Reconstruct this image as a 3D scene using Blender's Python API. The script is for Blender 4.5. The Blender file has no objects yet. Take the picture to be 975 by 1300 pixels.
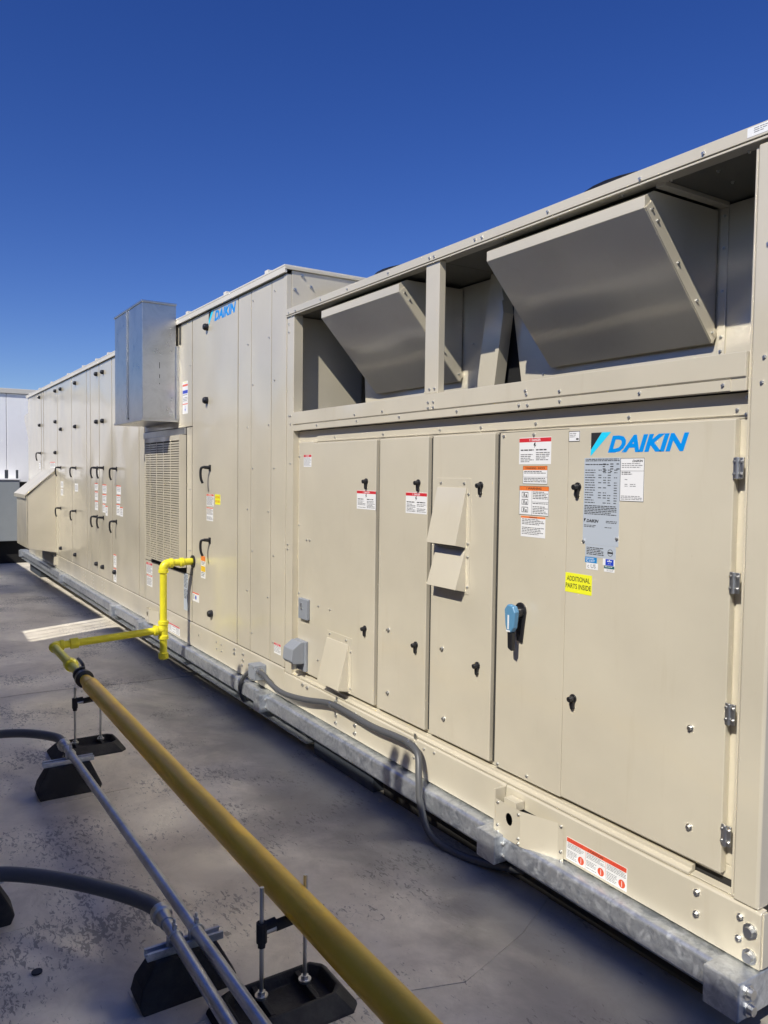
import bpy, bmesh, math, random
from mathutils import Vector, Matrix
random.seed(7)
sc = bpy.context.scene
COL = sc.collection

# ------------------------------------------------------------------ camera
CAM = Vector((1.24662, -2.1, 1.64))
yaw, pitch, roll = 1.00109734, -0.0478601720, 0.0125527489
f = Vector((-math.sin(yaw)*math.cos(pitch), math.cos(yaw)*math.cos(pitch), math.sin(pitch)))
r0 = Vector((math.cos(yaw), math.sin(yaw), 0)); u0 = r0.cross(f)
r = r0*math.cos(roll)+u0*math.sin(roll); u = -r0*math.sin(roll)+u0*math.cos(roll)
cd = bpy.data.cameras.new('camera'); cam = bpy.data.objects.new('camera', cd); COL.objects.link(cam)
cam.matrix_world = Matrix(((r.x, u.x, -f.x, CAM.x), (r.y, u.y, -f.y, CAM.y), (r.z, u.z, -f.z, CAM.z), (0, 0, 0, 1)))
cd.sensor_fit = 'HORIZONTAL'; cd.sensor_width = 36.0; cd.lens = 36.0*991.736/975.0
cd.clip_start = 0.05; cd.clip_end = 1000
sc.camera = cam
# ------------------------------------------------------------------ light
SUN = Vector((-0.024, 0.051, -0.052)).normalized()      # direction the light travels
sd = bpy.data.lights.new('sun', 'SUN'); so = bpy.data.objects.new('sun', sd); COL.objects.link(so)
so.rotation_mode = 'QUATERNION'; so.rotation_quaternion = SUN.to_track_quat('-Z', 'Y'); so.location = (4, -8, 9)
sd.energy = 5.0; sd.angle = math.radians(0.53); sd.color = (1.0, 0.95, 0.86)
w = bpy.data.worlds.new('World'); sc.world = w; w.use_nodes = True
wn = w.node_tree; bg = wn.nodes['Background']
sky = wn.nodes.new('ShaderNodeTexSky'); sky.sky_type = 'NISHITA'; sky.sun_disc = False
sky.sun_elevation = math.asin(-SUN.z); sky.sun_rotation = math.atan2(-SUN.x, -SUN.y)
sky.altitude = 1200; sky.air_density = 1.0; sky.dust_density = 0.25; sky.ozone_density = 4.0
hs = wn.nodes.new('ShaderNodeHueSaturation'); hs.inputs['Saturation'].default_value = 1.27; hs.inputs['Hue'].default_value = 0.523
wn.links.new(sky.outputs[0], hs.inputs['Color']); wn.links.new(hs.outputs[0], bg.inputs['Color'])
bg.inputs['Strength'].default_value = 0.105
sc.view_settings.view_transform = 'Standard'; sc.view_settings.look = 'None'
sc.view_settings.exposure = 0.0; sc.view_settings.gamma = 1.0
sc.render.engine = 'CYCLES'
sc.cycles.max_bounces = 8; sc.cycles.diffuse_bounces = 4; sc.cycles.glossy_bounces = 4
sc.cycles.sample_clamp_indirect = 0.0; sc.cycles.blur_glossy = 0.0
sc.cycles.use_denoising = True

# ------------------------------------------------------------------ materials
def mat(name, col, rough=0.5, metal=0.0, spec=0.5):
    m = bpy.data.materials.new(name); m.use_nodes = True
    b = m.node_tree.nodes['Principled BSDF']
    b.inputs['Base Color'].default_value = (*col, 1); b.inputs['Roughness'].default_value = rough
    b.inputs['Metallic'].default_value = metal; b.inputs['Specular IOR Level'].default_value = spec
    return m
def nd(m, t, **k):
    n = m.node_tree.nodes.new(t)
    for a, v in k.items(): setattr(n, a, v)
    return n
def noise(m, scale, detail=4, rough=0.55, vec=None, dist=0.0):
    n = nd(m, 'ShaderNodeTexNoise'); n.inputs['Scale'].default_value = scale
    n.inputs['Detail'].default_value = detail; n.inputs['Roughness'].default_value = rough
    n.inputs['Distortion'].default_value = dist
    if vec: m.node_tree.links.new(vec, n.inputs['Vector'])
    return n
def gpos(m, sx=1, sy=1, sz=1, rz=0):
    g = nd(m, 'ShaderNodeNewGeometry'); mp = nd(m, 'ShaderNodeMapping')
    mp.inputs['Scale'].default_value = (sx, sy, sz); mp.inputs['Rotation'].default_value = (0, 0, rz)
    m.node_tree.links.new(g.outputs['Position'], mp.inputs['Vector']); return mp.outputs[0]
def ramp(m, src, stops):
    c = nd(m, 'ShaderNodeValToRGB'); e = c.color_ramp.elements
    while len(e) < len(stops): e.new(0.5)
    for i, (p, col) in enumerate(stops):
        e[i].position = p; e[i].color = (*col, 1) if len(col) == 3 else col
    m.node_tree.links.new(src, c.inputs[0]); return c
def mix(m, a, b, fac, mode='MIX'):
    x = nd(m, 'ShaderNodeMix', data_type='RGBA', blend_type=mode)
    L = m.node_tree.links
    for i, v in ((0, fac), (6, a), (7, b)):
        if isinstance(v, (int, float)): x.inputs[i].default_value = v
        elif isinstance(v, tuple): x.inputs[i].default_value = (*v, 1)
        else: L.new(v, x.inputs[i])
    return x.outputs[2]
def bsdf(m): return m.node_tree.nodes['Principled BSDF']
def bump(m, src, strength, dist=0.01, prev=None):
    b = nd(m, 'ShaderNodeBump'); b.inputs['Strength'].default_value = strength; b.inputs['Distance'].default_value = dist
    m.node_tree.links.new(src, b.inputs['Height'])
    if prev: m.node_tree.links.new(prev, b.inputs['Normal'])
    m.node_tree.links.new(b.outputs[0], bsdf(m).inputs['Normal']); return b.outputs[0]

def paint(name, col, rough=0.38, wave=0.35, grime=0.10, coat=0.0):
    m = mat(name, col, rough)
    if coat:
        bsdf(m).inputs['Coat Weight'].default_value = coat; bsdf(m).inputs['Coat Roughness'].default_value = 0.15; bsdf(m).inputs['Coat IOR'].default_value = 1.75
    L = m.node_tree.links; v = gpos(m)
    n1 = noise(m, 1.3, 5, 0.6, v)
    dk = tuple(c*(1-grime) for c in col); lt = tuple(min(1, c*(1+grime*0.45)) for c in col)
    c1 = ramp(m, n1.outputs[0], [(0.3, dk), (0.7, lt)])
    vs = gpos(m, 7, 7, 0.8); n2 = noise(m, 2.2, 6, 0.65, vs)
    streak = ramp(m, n2.outputs[0], [(0.60, (1, 1, 1)), (0.82, (0.93, 0.91, 0.87))])
    sp = noise(m, 38, 3, 0.6, v); spr = ramp(m, sp.outputs[0], [(0.76, (1, 1, 1)), (0.80, (0.80, 0.77, 0.72))])
    a = mix(m, c1.outputs[0], streak.outputs[0], 1.0, 'MULTIPLY'); a = mix(m, a, spr.outputs[0], 0.6, 'MULTIPLY')
    L.new(a, bsdf(m).inputs['Base Color'])
    rr = nd(m, 'ShaderNodeMapRange'); rr.inputs[3].default_value = rough-0.06; rr.inputs[4].default_value = rough+0.08
    L.new(noise(m, 4, 4, 0.6, v).outputs[0], rr.inputs[0]); L.new(rr.outputs[0], bsdf(m).inputs['Roughness'])
    b1 = bump(m, noise(m, 1.6, 1, 0.4, v).outputs[0], wave, 0.034 if coat else 0.012)
    b2 = bump(m, noise(m, 420, 2, 0.5, v).outputs[0], 0.10, 0.0006, b1)
    if coat: L.new(b1, bsdf(m).inputs['Coat Normal'])
    return m
TAN = paint('tan_paint', (0.62, 0.566, 0.436), 0.34, 1.0, 0.09, 0.9)
CEIL = paint('shade_dark_recess_paint', (0.14, 0.135, 0.11), 0.4)  # ceiling colour darkened to carry the shade inside the recess
TAN_CAP = paint('pale_roof_trim', (0.66, 0.63, 0.56), 0.42)
NEIGH = paint('dull_grey_paint', (0.24, 0.23, 0.215), 0.5)
WHITE_P = paint('white_sheet_paint', (0.93, 0.93, 0.92), 0.5, 0.1, 0.04)
GREY_P = paint('grey_cabinet_paint', (0.33, 0.36, 0.37), 0.5, 0.1)
GREYBOX = paint('grey_box_paint', (0.36, 0.38, 0.40), 0.42, 0.05)

def galv(name, base, rough, contrast=0.3, stain=(0.82, 0.84, 0.86)):
    m = mat(name, base, rough, 0.85); L = m.node_tree.links
    v = gpos(m)
    vo = nd(m, 'ShaderNodeTexVoronoi'); vo.inputs['Scale'].default_value = 70; L.new(v, vo.inputs['Vector'])
    sep = nd(m, 'ShaderNodeSeparateColor'); L.new(vo.outputs['Color'], sep.inputs[0])
    c0 = ramp(m, sep.outputs[0], [(0, tuple(c*(1-contrast*.5) for c in base)), (1, tuple(min(1, c*(1+contrast*.5)) for c in base))])
    n = noise(m, 9, 6, 0.7, v, 1.5)
    c1 = ramp(m, n.outputs[0], [(0.40, (0.72, 0.74, 0.78)), (0.50, (1, 1, 1)), (0.62, (1, 1, 1)), (0.66, (1.0, 1.0, 1.0))])
    a = mix(m, c0.outputs[0], c1.outputs[0], 1.0, 'MULTIPLY')
    n3 = noise(m, 24, 7, 0.75, v, 1.2); wf = ramp(m, n3.outputs[0], [(0.50, (0, 0, 0)), (0.72, (0.7, 0.7, 0.7))])
    a = mix(m, a, stain, wf.outputs[0])
    L.new(a, bsdf(m).inputs['Base Color'])
    inv = nd(m, 'ShaderNodeMapRange'); inv.inputs[3].default_value = 0.85; inv.inputs[4].default_value = 0.35
    L.new(wf.outputs[0], inv.inputs[0]); L.new(inv.outputs[0], bsdf(m).inputs['Metallic'])
    rr = nd(m, 'ShaderNodeMapRange'); rr.inputs[3].default_value = rough-0.1; rr.inputs[4].default_value = rough+0.18
    L.new(n3.outputs[0], rr.inputs[0]); L.new(rr.outputs[0], bsdf(m).inputs['Roughness'])
    bump(m, n.outputs[0], 0.25, 0.004)
    return m
GALV = galv('galvanised_steel', (0.60, 0.63, 0.66), 0.38, 0.12)
ZINC = mat('zinc_hardware', (0.62, 0.62, 0.60), 0.38, 1.0)
bump(ZINC, noise(ZINC, 300, 2).outputs[0], 0.2, 0.001)
SHEET = mat('mill_finish_sheet', (0.50, 0.50, 0.49), 0.27, 0.95)
_v = gpos(SHEET); _n = noise(SHEET, 5, 6, 0.7, _v, 1.0)
_c = ramp(SHEET, _n.outputs[0], [(0.35, (0.50, 0.495, 0.48)), (0.55, (0.60, 0.595, 0.58)), (0.7, (0.55, 0.545, 0.53))])
SHEET.node_tree.links.new(_c.outputs[0], bsdf(SHEET).inputs['Base Color'])
_rr = nd(SHEET, 'ShaderNodeMapRange'); _rr.inputs[3].default_value = 0.2; _rr.inputs[4].default_value = 0.42
SHEET.node_tree.links.new(_n.outputs[0], _rr.inputs[0]); SHEET.node_tree.links.new(_rr.outputs[0], bsdf(SHEET).inputs['Roughness'])
bump(SHEET, noise(SHEET, 2.2, 1, 0.4, _v).outputs[0], 0.3, 0.01)
EMT = mat('steel_conduit', (0.50, 0.51, 0.53), 0.38, 0.9)
_v = gpos(EMT); _n = noise(EMT, 12, 5, 0.7, _v); _c = ramp(EMT, _n.outputs[0], [(0.35, (0.50, 0.51, 0.53)), (0.6, (0.68, 0.69, 0.71))])
EMT.node_tree.links.new(_c.outputs[0], bsdf(EMT).inputs['Base Color'])

def pipe_paint(name, a, b, rough):
    m = mat(name, a, rough); L = m.node_tree.links; v = gpos(m)
    n = noise(m, 7, 6, 0.7, v); c = ramp(m, n.outputs[0], [(0.35, b), (0.6, a)])
    n2 = noise(m, 45, 4, 0.7, v); d = ramp(m, n2.outputs[0], [(0.70, (1, 1, 1)), (0.76, (0.55, 0.42, 0.25))])
    x = mix(m, c.outputs[0], d.outputs[0], 0.8, 'MULTIPLY'); L.new(x, bsdf(m).inputs['Base Color'])
    bump(m, noise(m, 60, 3, 0.6, v).outputs[0], 0.25, 0.002); return m
GOLD = pipe_paint('yellow_ochre_pipe_paint', (1.0, 0.62, 0.04), (0.93, 0.54, 0.035), 0.34)
LEMON = pipe_paint('lemon_yellow_pipe_paint', (0.80, 0.72, 0.03), (0.70, 0.62, 0.03), 0.35)
BLACK = mat('black_plastic', (0.014, 0.014, 0.016), 0.35)
RUBBER = mat('recycled_rubber', (0.016, 0.016, 0.018), 0.7)
_v = gpos(RUBBER); bump(RUBBER, noise(RUBBER, 90, 4, 0.7, _v).outputs[0], 0.5, 0.004)
_n = noise(RUBBER, 6, 5, 0.7, _v); _c = ramp(RUBBER, _n.outputs[0], [(0.45, (0.012, 0.012, 0.014)), (0.75, (0.05, 0.048, 0.046))])
RUBBER.node_tree.links.new(_c.outputs[0], bsdf(RUBBER).inputs['Base Color'])
FLEX = mat('grey_pvc_jacket', (0.105, 0.11, 0.115), 0.45)
FLEX2 = mat('pale_grey_pvc_jacket', (0.085, 0.088, 0.093), 0.42)
DARK = mat('dark_interior', (0.012, 0.012, 0.012), 0.9)
COIL = mat('coil_fins', (0.05, 0.05, 0.05), 0.6, 0.5)
GASKET = mat('dark_gasket', (0.03, 0.028, 0.025), 0.8)
WHITE = mat('sticker_white', (0.80, 0.80, 0.78), 0.4)
RED = mat('sticker_red', (0.62, 0.03, 0.04), 0.4)
ORANGE = mat('sticker_orange', (0.80, 0.20, 0.04), 0.4)
OREDS = mat('sticker_orange_red', (0.72, 0.10, 0.04), 0.4)
INK = mat('ink_black', (0.025, 0.025, 0.025), 0.5)
INKG = mat('ink_grey', (0.22, 0.22, 0.22), 0.5)
YEL = mat('sticker_yellow', (0.85, 0.85, 0.03), 0.4)
AMBER = mat('sticker_amber', (0.85, 0.55, 0.02), 0.4)
PLATE = mat('silver_plate', (0.50, 0.55, 0.60), 0.4, 0.1)
LBLUE = mat('logo_blue', (0.0, 0.27, 0.76), 0.35)
LCYAN = mat('logo_cyan', (0.02, 0.62, 0.88), 0.35)
NAVY = mat('sticker_navy', (0.02, 0.06, 0.50), 0.4)
MBLUE = mat('sticker_blue', (0.0, 0.22, 0.55), 0.4)
TEAL = mat('sticker_dark_teal', (0.03, 0.13, 0.14), 0.4)
SWBLUE = mat('switch_blue', (0.10, 0.26, 0.42), 0.35)
GREYPL = paint('grey_plastic', (0.27, 0.29, 0.32), 0.45, 0.05)

# roof membrane: grey single-ply, worn, scuffed and dusty
ROOF = mat('grey_roof_membrane', (0.3, 0.3, 0.3), 0.6)
def _roof():
    m = ROOF; L = m.node_tree.links; v = gpos(m)
    n1 = noise(m, 0.9, 6, 0.62, v, 0.4)
    c = ramp(m, n1.outputs[0], [(0.30, (0.54, 0.49, 0.405)), (0.48, (0.74, 0.68, 0.57)), (0.64, (0.86, 0.80, 0.68))])
    n2 = noise(m, 6, 6, 0.7, v, 0.6)
    c2 = ramp(m, n2.outputs[0], [(0.30, (0.80, 0.79, 0.78)), (0.55, (1, 1, 1))])
    a = mix(m, c.outputs[0], c2.outputs[0], 1.0, 'MULTIPLY')
    # dark flecks and torn scuffs, clustered
    vs = gpos(m, 1.0, 2.2, 1, 0.35); n3 = noise(m, 27, 5, 0.72, vs, 0.7)
    cl = noise(m, 1.7, 3, 0.6, v); ad = nd(m, 'ShaderNodeMath', operation='MULTIPLY_ADD')
    L.new(cl.outputs[0], ad.inputs[0]); ad.inputs[1].default_value = 0.75; L.new(n3.outputs[0], ad.inputs[2])
    fl = ramp(m, ad.outputs[0], [(0.988, (0, 0, 0)), (0.9999, (0.62, 0.62, 0.62))])
    a = mix(m, a, (0.085, 0.082, 0.08), fl.outputs[0])
    # thin curling scratches
    w1 = nd(m, 'ShaderNodeTexVoronoi', feature='DISTANCE_TO_EDGE'); w1.inputs['Scale'].default_value = 2.6
    nz = noise(m, 2.5, 3, 0.6, v); mv = nd(m, 'ShaderNodeMixRGB'); mv.inputs[0].default_value = 0.35
    L.new(v, mv.inputs[1]); L.new(nz.outputs['Color'], mv.inputs[2]); L.new(mv.outputs[0], w1.inputs['Vector'])
    s1 = ramp(m, w1.outputs['Distance'], [(0.0, (1, 1, 1)), (0.0035, (0, 0, 0))])
    g1 = ramp(m, noise(m, 3.5, 3, 0.6, v).outputs[0], [(0.52, (0, 0, 0)), (0.6, (1, 1, 1))])
    s = mix(m, s1.outputs[0], g1.outputs[0], 1.0, 'MULTIPLY'); s = mix(m, (0, 0, 0), s, 0.22)
    a = mix(m, a, (0.10, 0.095, 0.09), s)
    # dusty tan smears
    n5 = noise(m, 2.3, 6, 0.7, gpos(m, 1, 1.6, 1, -0.5)); d = ramp(m, n5.outputs[0], [(0.55, (0, 0, 0)), (0.75, (0.45, 0.45, 0.45))])
    a = mix(m, a, (0.74, 0.68, 0.58), d.outputs[0])
    # shade along the unit's base put into the colour, with brown smudges, ragged edge
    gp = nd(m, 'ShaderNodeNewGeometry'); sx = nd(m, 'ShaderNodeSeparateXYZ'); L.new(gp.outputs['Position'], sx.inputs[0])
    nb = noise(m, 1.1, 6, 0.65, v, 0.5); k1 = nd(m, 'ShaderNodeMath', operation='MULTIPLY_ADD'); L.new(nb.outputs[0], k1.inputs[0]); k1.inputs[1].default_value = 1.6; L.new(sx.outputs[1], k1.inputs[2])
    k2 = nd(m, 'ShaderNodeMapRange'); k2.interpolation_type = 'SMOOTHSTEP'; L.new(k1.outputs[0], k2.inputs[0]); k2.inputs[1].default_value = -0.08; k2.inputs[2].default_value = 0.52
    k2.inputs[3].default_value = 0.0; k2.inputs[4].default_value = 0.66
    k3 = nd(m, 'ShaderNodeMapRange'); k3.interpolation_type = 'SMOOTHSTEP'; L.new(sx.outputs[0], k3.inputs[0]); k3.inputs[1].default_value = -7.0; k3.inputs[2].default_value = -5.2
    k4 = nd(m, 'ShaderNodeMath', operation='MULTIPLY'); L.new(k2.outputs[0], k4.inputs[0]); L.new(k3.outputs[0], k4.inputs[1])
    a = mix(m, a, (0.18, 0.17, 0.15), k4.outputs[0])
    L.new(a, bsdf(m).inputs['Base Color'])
    rr = nd(m, 'ShaderNodeMapRange'); rr.inputs[3].default_value = 0.38; rr.inputs[4].default_value = 0.68
    L.new(n2.outputs[0], rr.inputs[0]); L.new(rr.outputs[0], bsdf(m).inputs['Roughness'])
    b1 = bump(m, n1.outputs[0], 0.35, 0.05); b2 = bump(m, n2.outputs[0], 0.3, 0.006, b1)
    bump(m, noise(m, 130, 4, 0.7, v).outputs[0], 0.25, 0.002, b2)
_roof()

# ------------------------------------------------------------------ mesh building
class MB:
    def __init__(s): s.v = []; s.f = []; s.m = []; s.s = []; s.mats = []
    def mi(s, m):
        if m not in s.mats: s.mats.append(m)
        return s.mats.index(m)
    def face(s, idx, m, sm=False): s.f.append(idx); s.m.append(s.mi(m)); s.s.append(sm)
    def poly(s, pts, m, sm=False):
        b = len(s.v); s.v += [tuple(p) for p in pts]; s.face(tuple(range(b, b+len(pts))), m, sm)
    def box(s, x0, x1, y0, y1, z0, z1, m):
        b = len(s.v)
        s.v += [(x0, y0, z0), (x1, y0, z0), (x1, y1, z0), (x0, y1, z0), (x0, y0, z1), (x1, y0, z1), (x1, y1, z1), (x0, y1, z1)]
        for q in ((0, 3, 2, 1), (4, 5, 6, 7), (0, 1, 5, 4), (1, 2, 6, 5), (2, 3, 7, 6), (3, 0, 4, 7)):
            s.face(tuple(b+i for i in q), m)
    def prism(s, prof, axis, a, b_, m):
        """prof: 2D points; axis 'x' -> prof is (y,z); 'y' -> (x,z); 'z' -> (x,y)"""
        def P(p, t):
            return (t, p[0], p[1]) if axis == 'x' else ((p[0], t, p[1]) if axis == 'y' else (p[0], p[1], t))
        n = len(prof); b = len(s.v)
        s.v += [P(p, a) for p in prof] + [P(p, b_) for p in prof]
        s.face(tuple(b+i for i in range(n))[::-1], m); s.face(tuple(b+n+i for i in range(n)), m)
        for i in range(n):
            j = (i+1) % n; s.face((b+i, b+j, b+n+j, b+n+i), m)
    def tube(s, pts, r, m, n=16, caps=True, sm=True):
        pts = [Vector(p) for p in pts]; k = len(pts); b = len(s.v)
        rr = r if isinstance(r, (list, tuple)) else [r]*k
        t0 = (pts[1]-pts[0]).normalized(); up = Vector((0, 0, 1)) if abs(t0.z) < 0.9 else Vector((0, 1, 0))
        nrm = (up - t0*up.dot(t0)).normalized(); pt = t0
        for i, p in enumerate(pts):
            t = (pts[min(i+1, k-1)]-pts[max(i-1, 0)]); t = t.normalized() if t.length > 1e-9 else pt
            nrm = (nrm - t*nrm.dot(t)).normalized(); bn = t.cross(nrm); pt = t
            for a in range(n):
                th = 2*math.pi*a/n; s.v.append(tuple(p+(nrm*math.cos(th)+bn*math.sin(th))*rr[i]))
        for i in range(k-1):
            for a in range(n):
                c = (a+1) % n; s.face((b+i*n+a, b+i*n+c, b+(i+1)*n+c, b+(i+1)*n+a), m, sm)
        if caps:
            s.face(tuple(b+a for a in range(n))[::-1], m); s.face(tuple(b+(k-1)*n+a for a in range(n)), m)
    def cyl(s, p0, p1, r, m, n=16, r1=None): s.tube([p0, p1], [r, r if r1 is None else r1], m, n)
    def build(s, name, parent=None, bevel=0, seg=2, label=None):
        xs = [v[0] for v in s.v]; ys = [v[1] for v in s.v]; zs = [v[2] for v in s.v]
        c = Vector(((min(xs)+max(xs))/2, (min(ys)+max(ys))/2, (min(zs)+max(zs))/2))
        if parent is None: c.z = min(zs)
        me = bpy.data.meshes.new(name)
        me.from_pydata([tuple(Vector(v)-c) for v in s.v], [], s.f)
        for m in s.mats: me.materials.append(m)
        me.polygons.foreach_set('material_index', s.m); me.polygons.foreach_set('use_smooth', s.s)
        bm = bmesh.new(); bm.from_mesh(me); bmesh.ops.remove_doubles(bm, verts=bm.verts, dist=1e-6)
        bmesh.ops.recalc_face_normals(bm, faces=bm.faces); bm.to_mesh(me); bm.free()
        if any(s.s): me.set_sharp_from_angle(angle=math.radians(32))
        return put(name, me, c, parent, bevel, seg, label)
WORLD = {}
def put(name, me, c, parent=None, bevel=0, seg=2, label=None):
    o = bpy.data.objects.new(name, me); COL.objects.link(o); c = Vector(c)
    if parent is not None:
        o.parent = parent; o.location = c - WORLD[parent.name]
    else: o.location = c
    WORLD[o.name] = c
    if bevel:
        b = o.modifiers.new('bevel', 'BEVEL'); b.width = bevel; b.segments = seg; b.limit_method = 'ANGLE'; b.angle_limit = math.radians(40)
        b.harden_normals = False
    if label: o['label'] = label
    return o
def empty(name, loc, label, cat, group=None):
    o = bpy.data.objects.new(name, None); COL.objects.link(o); o.location = loc; o.empty_display_size = 0.1
    WORLD[o.name] = Vector(loc); return tag(o, label, cat, group)
def tag(o, label, cat, group=None):
    o['label'] = label; o['category'] = cat
    if group: o['group'] = group
    return o
def copy_tree(src, delta, parent=None):
    c = src.copy(); COL.objects.link(c)
    if parent is not None: c.parent = parent
    else: c.location = Vector(src.location)+Vector(delta)
    WORLD[c.name] = WORLD[src.name]+Vector(delta)
    for ch in [x for x in list(src.children)]: copy_tree(ch, delta, c)
    return c
def ground(x): return 0.0155*(x+2.2)
def bx(name, parent, x0, x1, y0, y1, z0, z1, m, bevel=0.0, seg=2, label=None):
    q = MB(); q.box(x0, x1, y0, y1, z0, z1, m); return q.build(name, parent, bevel, seg, label)
def crom(P, k=8):
    P = [Vector(p) for p in P]; P = [P[0]*2-P[1]]+P+[P[-1]*2-P[-2]]; out = []
    for i in range(1, len(P)-2):
        for j in range(k):
            t = j/k; a, b, c, d = P[i-1:i+3]
            out.append(0.5*((2*b)+(c-a)*t+(2*a-5*b+4*c-d)*t*t+(3*b-a-3*c+d)*t**3))
    out.append(P[-2]); return out

# text as mesh faces on the plane y = const, facing -Y
_txt = {}
def text_geo(s, bold=0.0, shear=0.0):
    key = (s, bold, shear)
    if key not in _txt:
        cu = bpy.data.curves.new('t', 'FONT'); cu.body = s; cu.resolution_u = 3; cu.offset = bold; cu.shear = shear
        o = bpy.data.objects.new('t', cu); me = bpy.data.meshes.new_from_object(o)
        V = [tuple(v.co) for v in me.vertices]; Fc = [tuple(p.vertices) for p in me.polygons]
        bpy.data.objects.remove(o); bpy.data.meshes.remove(me); bpy.data.curves.remove(cu)
        xs = [v[0] for v in V]; ys = [v[1] for v in V]
        x0, x1, y0, y1 = min(xs), max(xs), min(ys), max(ys)
        _txt[key] = ([((v[0]-x0)/(x1-x0), (v[1]-y0)/(y1-y0)) for v in V], Fc)
    return _txt[key]
def text(mb, s, x0, x1, z0, z1, y, m, bold=0.0, shear=0.0):
    V, Fc = text_geo(s, bold, shear); b = len(mb.v)
    mb.v += [(x0+(x1-x0)*a, y, z0+(z1-z0)*c) for a, c in V]
    for fc in Fc: mb.face(tuple(b+i for i in fc), m)
def lines(mb, x0, x1, z0, z1, y, m, pitch=0.0062, fill=0.42, gap=0.12, rag=0.25, rng=None):
    rng = rng or random; n = max(1, int((z1-z0)/pitch))
    for i in range(n):
        zt = z1-(i+0.25)*pitch; zb = zt-pitch*fill
        if rng.random() < gap*0.6: continue
        x = x0; xe = x1-(rng.random()*rag*(x1-x0) if rng.random() < 0.5 else 0)
        while x < xe-0.002:
            wl = pitch*(0.7+rng.random()*2.6); e = min(x+wl, xe)
            mb.poly([(x, y, zb), (e, y, zb), (e, y, zt), (x, y, zt)], m); x = e+pitch*0.4
def quad(mb, x0, x1, z0, z1, y, m): mb.poly([(x0, y, z0), (x1, y, z0), (x1, y, z1), (x0, y, z1)], m)
def frame(mb, x0, x1, z0, z1, y, m, t=0.0015):
    quad(mb, x0, x1, z0, z0+t, y, m); quad(mb, x0, x1, z1-t, z1, y, m); quad(mb, x0, x0+t, z0+t, z1-t, y, m); quad(mb, x1-t, x1, z0+t, z1-t, y, m)
EPS = 0.0007
def sheet(mb, x0, x1, z0, z1, y, m): mb.box(x0, x1, y-EPS, y, z0, z1, m)

# ------------------------------------------------------------------ roof deck
g = MB(); 
NX, NY = 60, 40
xs = [-90+i*120/NX for i in range(NX+1)]; ys = [-60+j*120/NY for j in range(NY+1)]
for y in ys:
    for x in xs: g.v.append((x, y, ground(x)))
for j in range(NY):
    for i in range(NX):
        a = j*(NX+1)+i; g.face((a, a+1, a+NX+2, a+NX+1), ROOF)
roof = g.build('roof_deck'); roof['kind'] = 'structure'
def deck_sheet(name, pts, t=0.004):
    q = MB(); n = len(pts); top = [(x, y, ground(x)+t) for x, y in pts]; bot = [(x, y, ground(x)+0.0003) for x, y in pts]
    q.v += top+bot; q.face(tuple(range(n)), ROOF)
    for i in range(n):
        j = (i+1) % n; q.face((i, j, n+j, n+i), ROOF)
    o = q.build(name); o['kind'] = 'structure'; return o
# membrane lap: a wide sheet that ends along a slightly wandering line
lap = [(-0.95+0.18*math.sin(t*1.3)+0.03*math.sin(t*5), -2.6+t*0.34) for t in range(0, 9)]
deck_sheet('membrane_lap', [(x, y) for x, y in lap]+[(lap[-1][0]+0.16, lap[-1][1]), ]+[(x+0.16, y) for x, y in lap[::-1]], 0.003)
lap2 = [(-5.2+0.05*math.sin(t*1.1), -2.6+t*0.34) for t in range(0, 9)]
deck_sheet('membrane_lap', [(x, y) for x, y in lap2]+[(x+0.16, y) for x, y in lap2[::-1]], 0.003)

# ------------------------------------------------------------------ the rooftop unit
UNIT = empty('rooftop_unit', (-6.7, 1.15, 0.226), 'long tan packaged rooftop air handling unit with blue lettering, on a galvanised rail', 'rooftop unit')
def P(name, x0, x1, y0, y1, z0, z1, m=TAN, bevel=0.002, label=None, parent=None):
    return bx(name, parent or UNIT, x0, x1, y0, y1, z0, z1, m, bevel, 2, label)

DEPTH = 2.3
# cores (dark behind the joints)
bx('casing_core', UNIT, -13.38, -3.175, 0.012, DEPTH-0.01, 0.40, 2.855, GASKET)
bx('casing_core', UNIT, -3.165, -0.03, 0.0475, DEPTH-0.01, 0.40, 1.93, GASKET)
# ---- tall section: panels and doors on the front
def tall_panel(name, x0, x1, z0=0.4245, z1=2.861, gap=0.004, label=None, th=0.012):
    return P(name, x0+gap*2.2, x1-gap*2.2, 0.0, th, z0, z1, TAN, 0.0015, label)
T = {}
doors = [(-13.40, -12.06), (-12.04, -11.86), (-11.84, -10.706), (-10.706, -9.703), (-9.703, -8.805), (-8.805, -8.596), (-8.596, -8.138), (-8.138, -7.545), (-7.545, -6.468), (-6.468, -6.278)]
for i, (a, b) in enumerate(doors):
    wide = (b-a) > 0.4
    T[i] = tall_panel('door' if wide else 'panel', a, b, gap=0.0065 if a < -6.5 else 0.004)
# bay with the louvre
tall_panel('panel', -6.278, -4.916, 2.012)
tall_panel('panel', -6.278, -4.916, 0.4245, 0.798)
tall_panel('panel', -6.278, -6.255, 0.806, 2.004, 0.0)
tall_panel('panel', -5.052, -4.916, 0.806, 2.004, 0.004)
T['main'] = tall_panel('door', -4.916, -3.945, gap=0.006)
for a, b in ((-3.945, -3.716), (-3.716, -3.389), (-3.389, -3.205)):
    tall_panel('panel', a, b, gap=0.0022)
P('corner_post', -3.203, -3.162, -0.004, 0.03, 0.4245, 2.861)
P('side_panel', -3.1745, -3.160, 0.031, DEPTH, 2.00, 2.885)
P('end_panel', -13.40, -13.381, 0.013, DEPTH, 0.40, 2.86)
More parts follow.
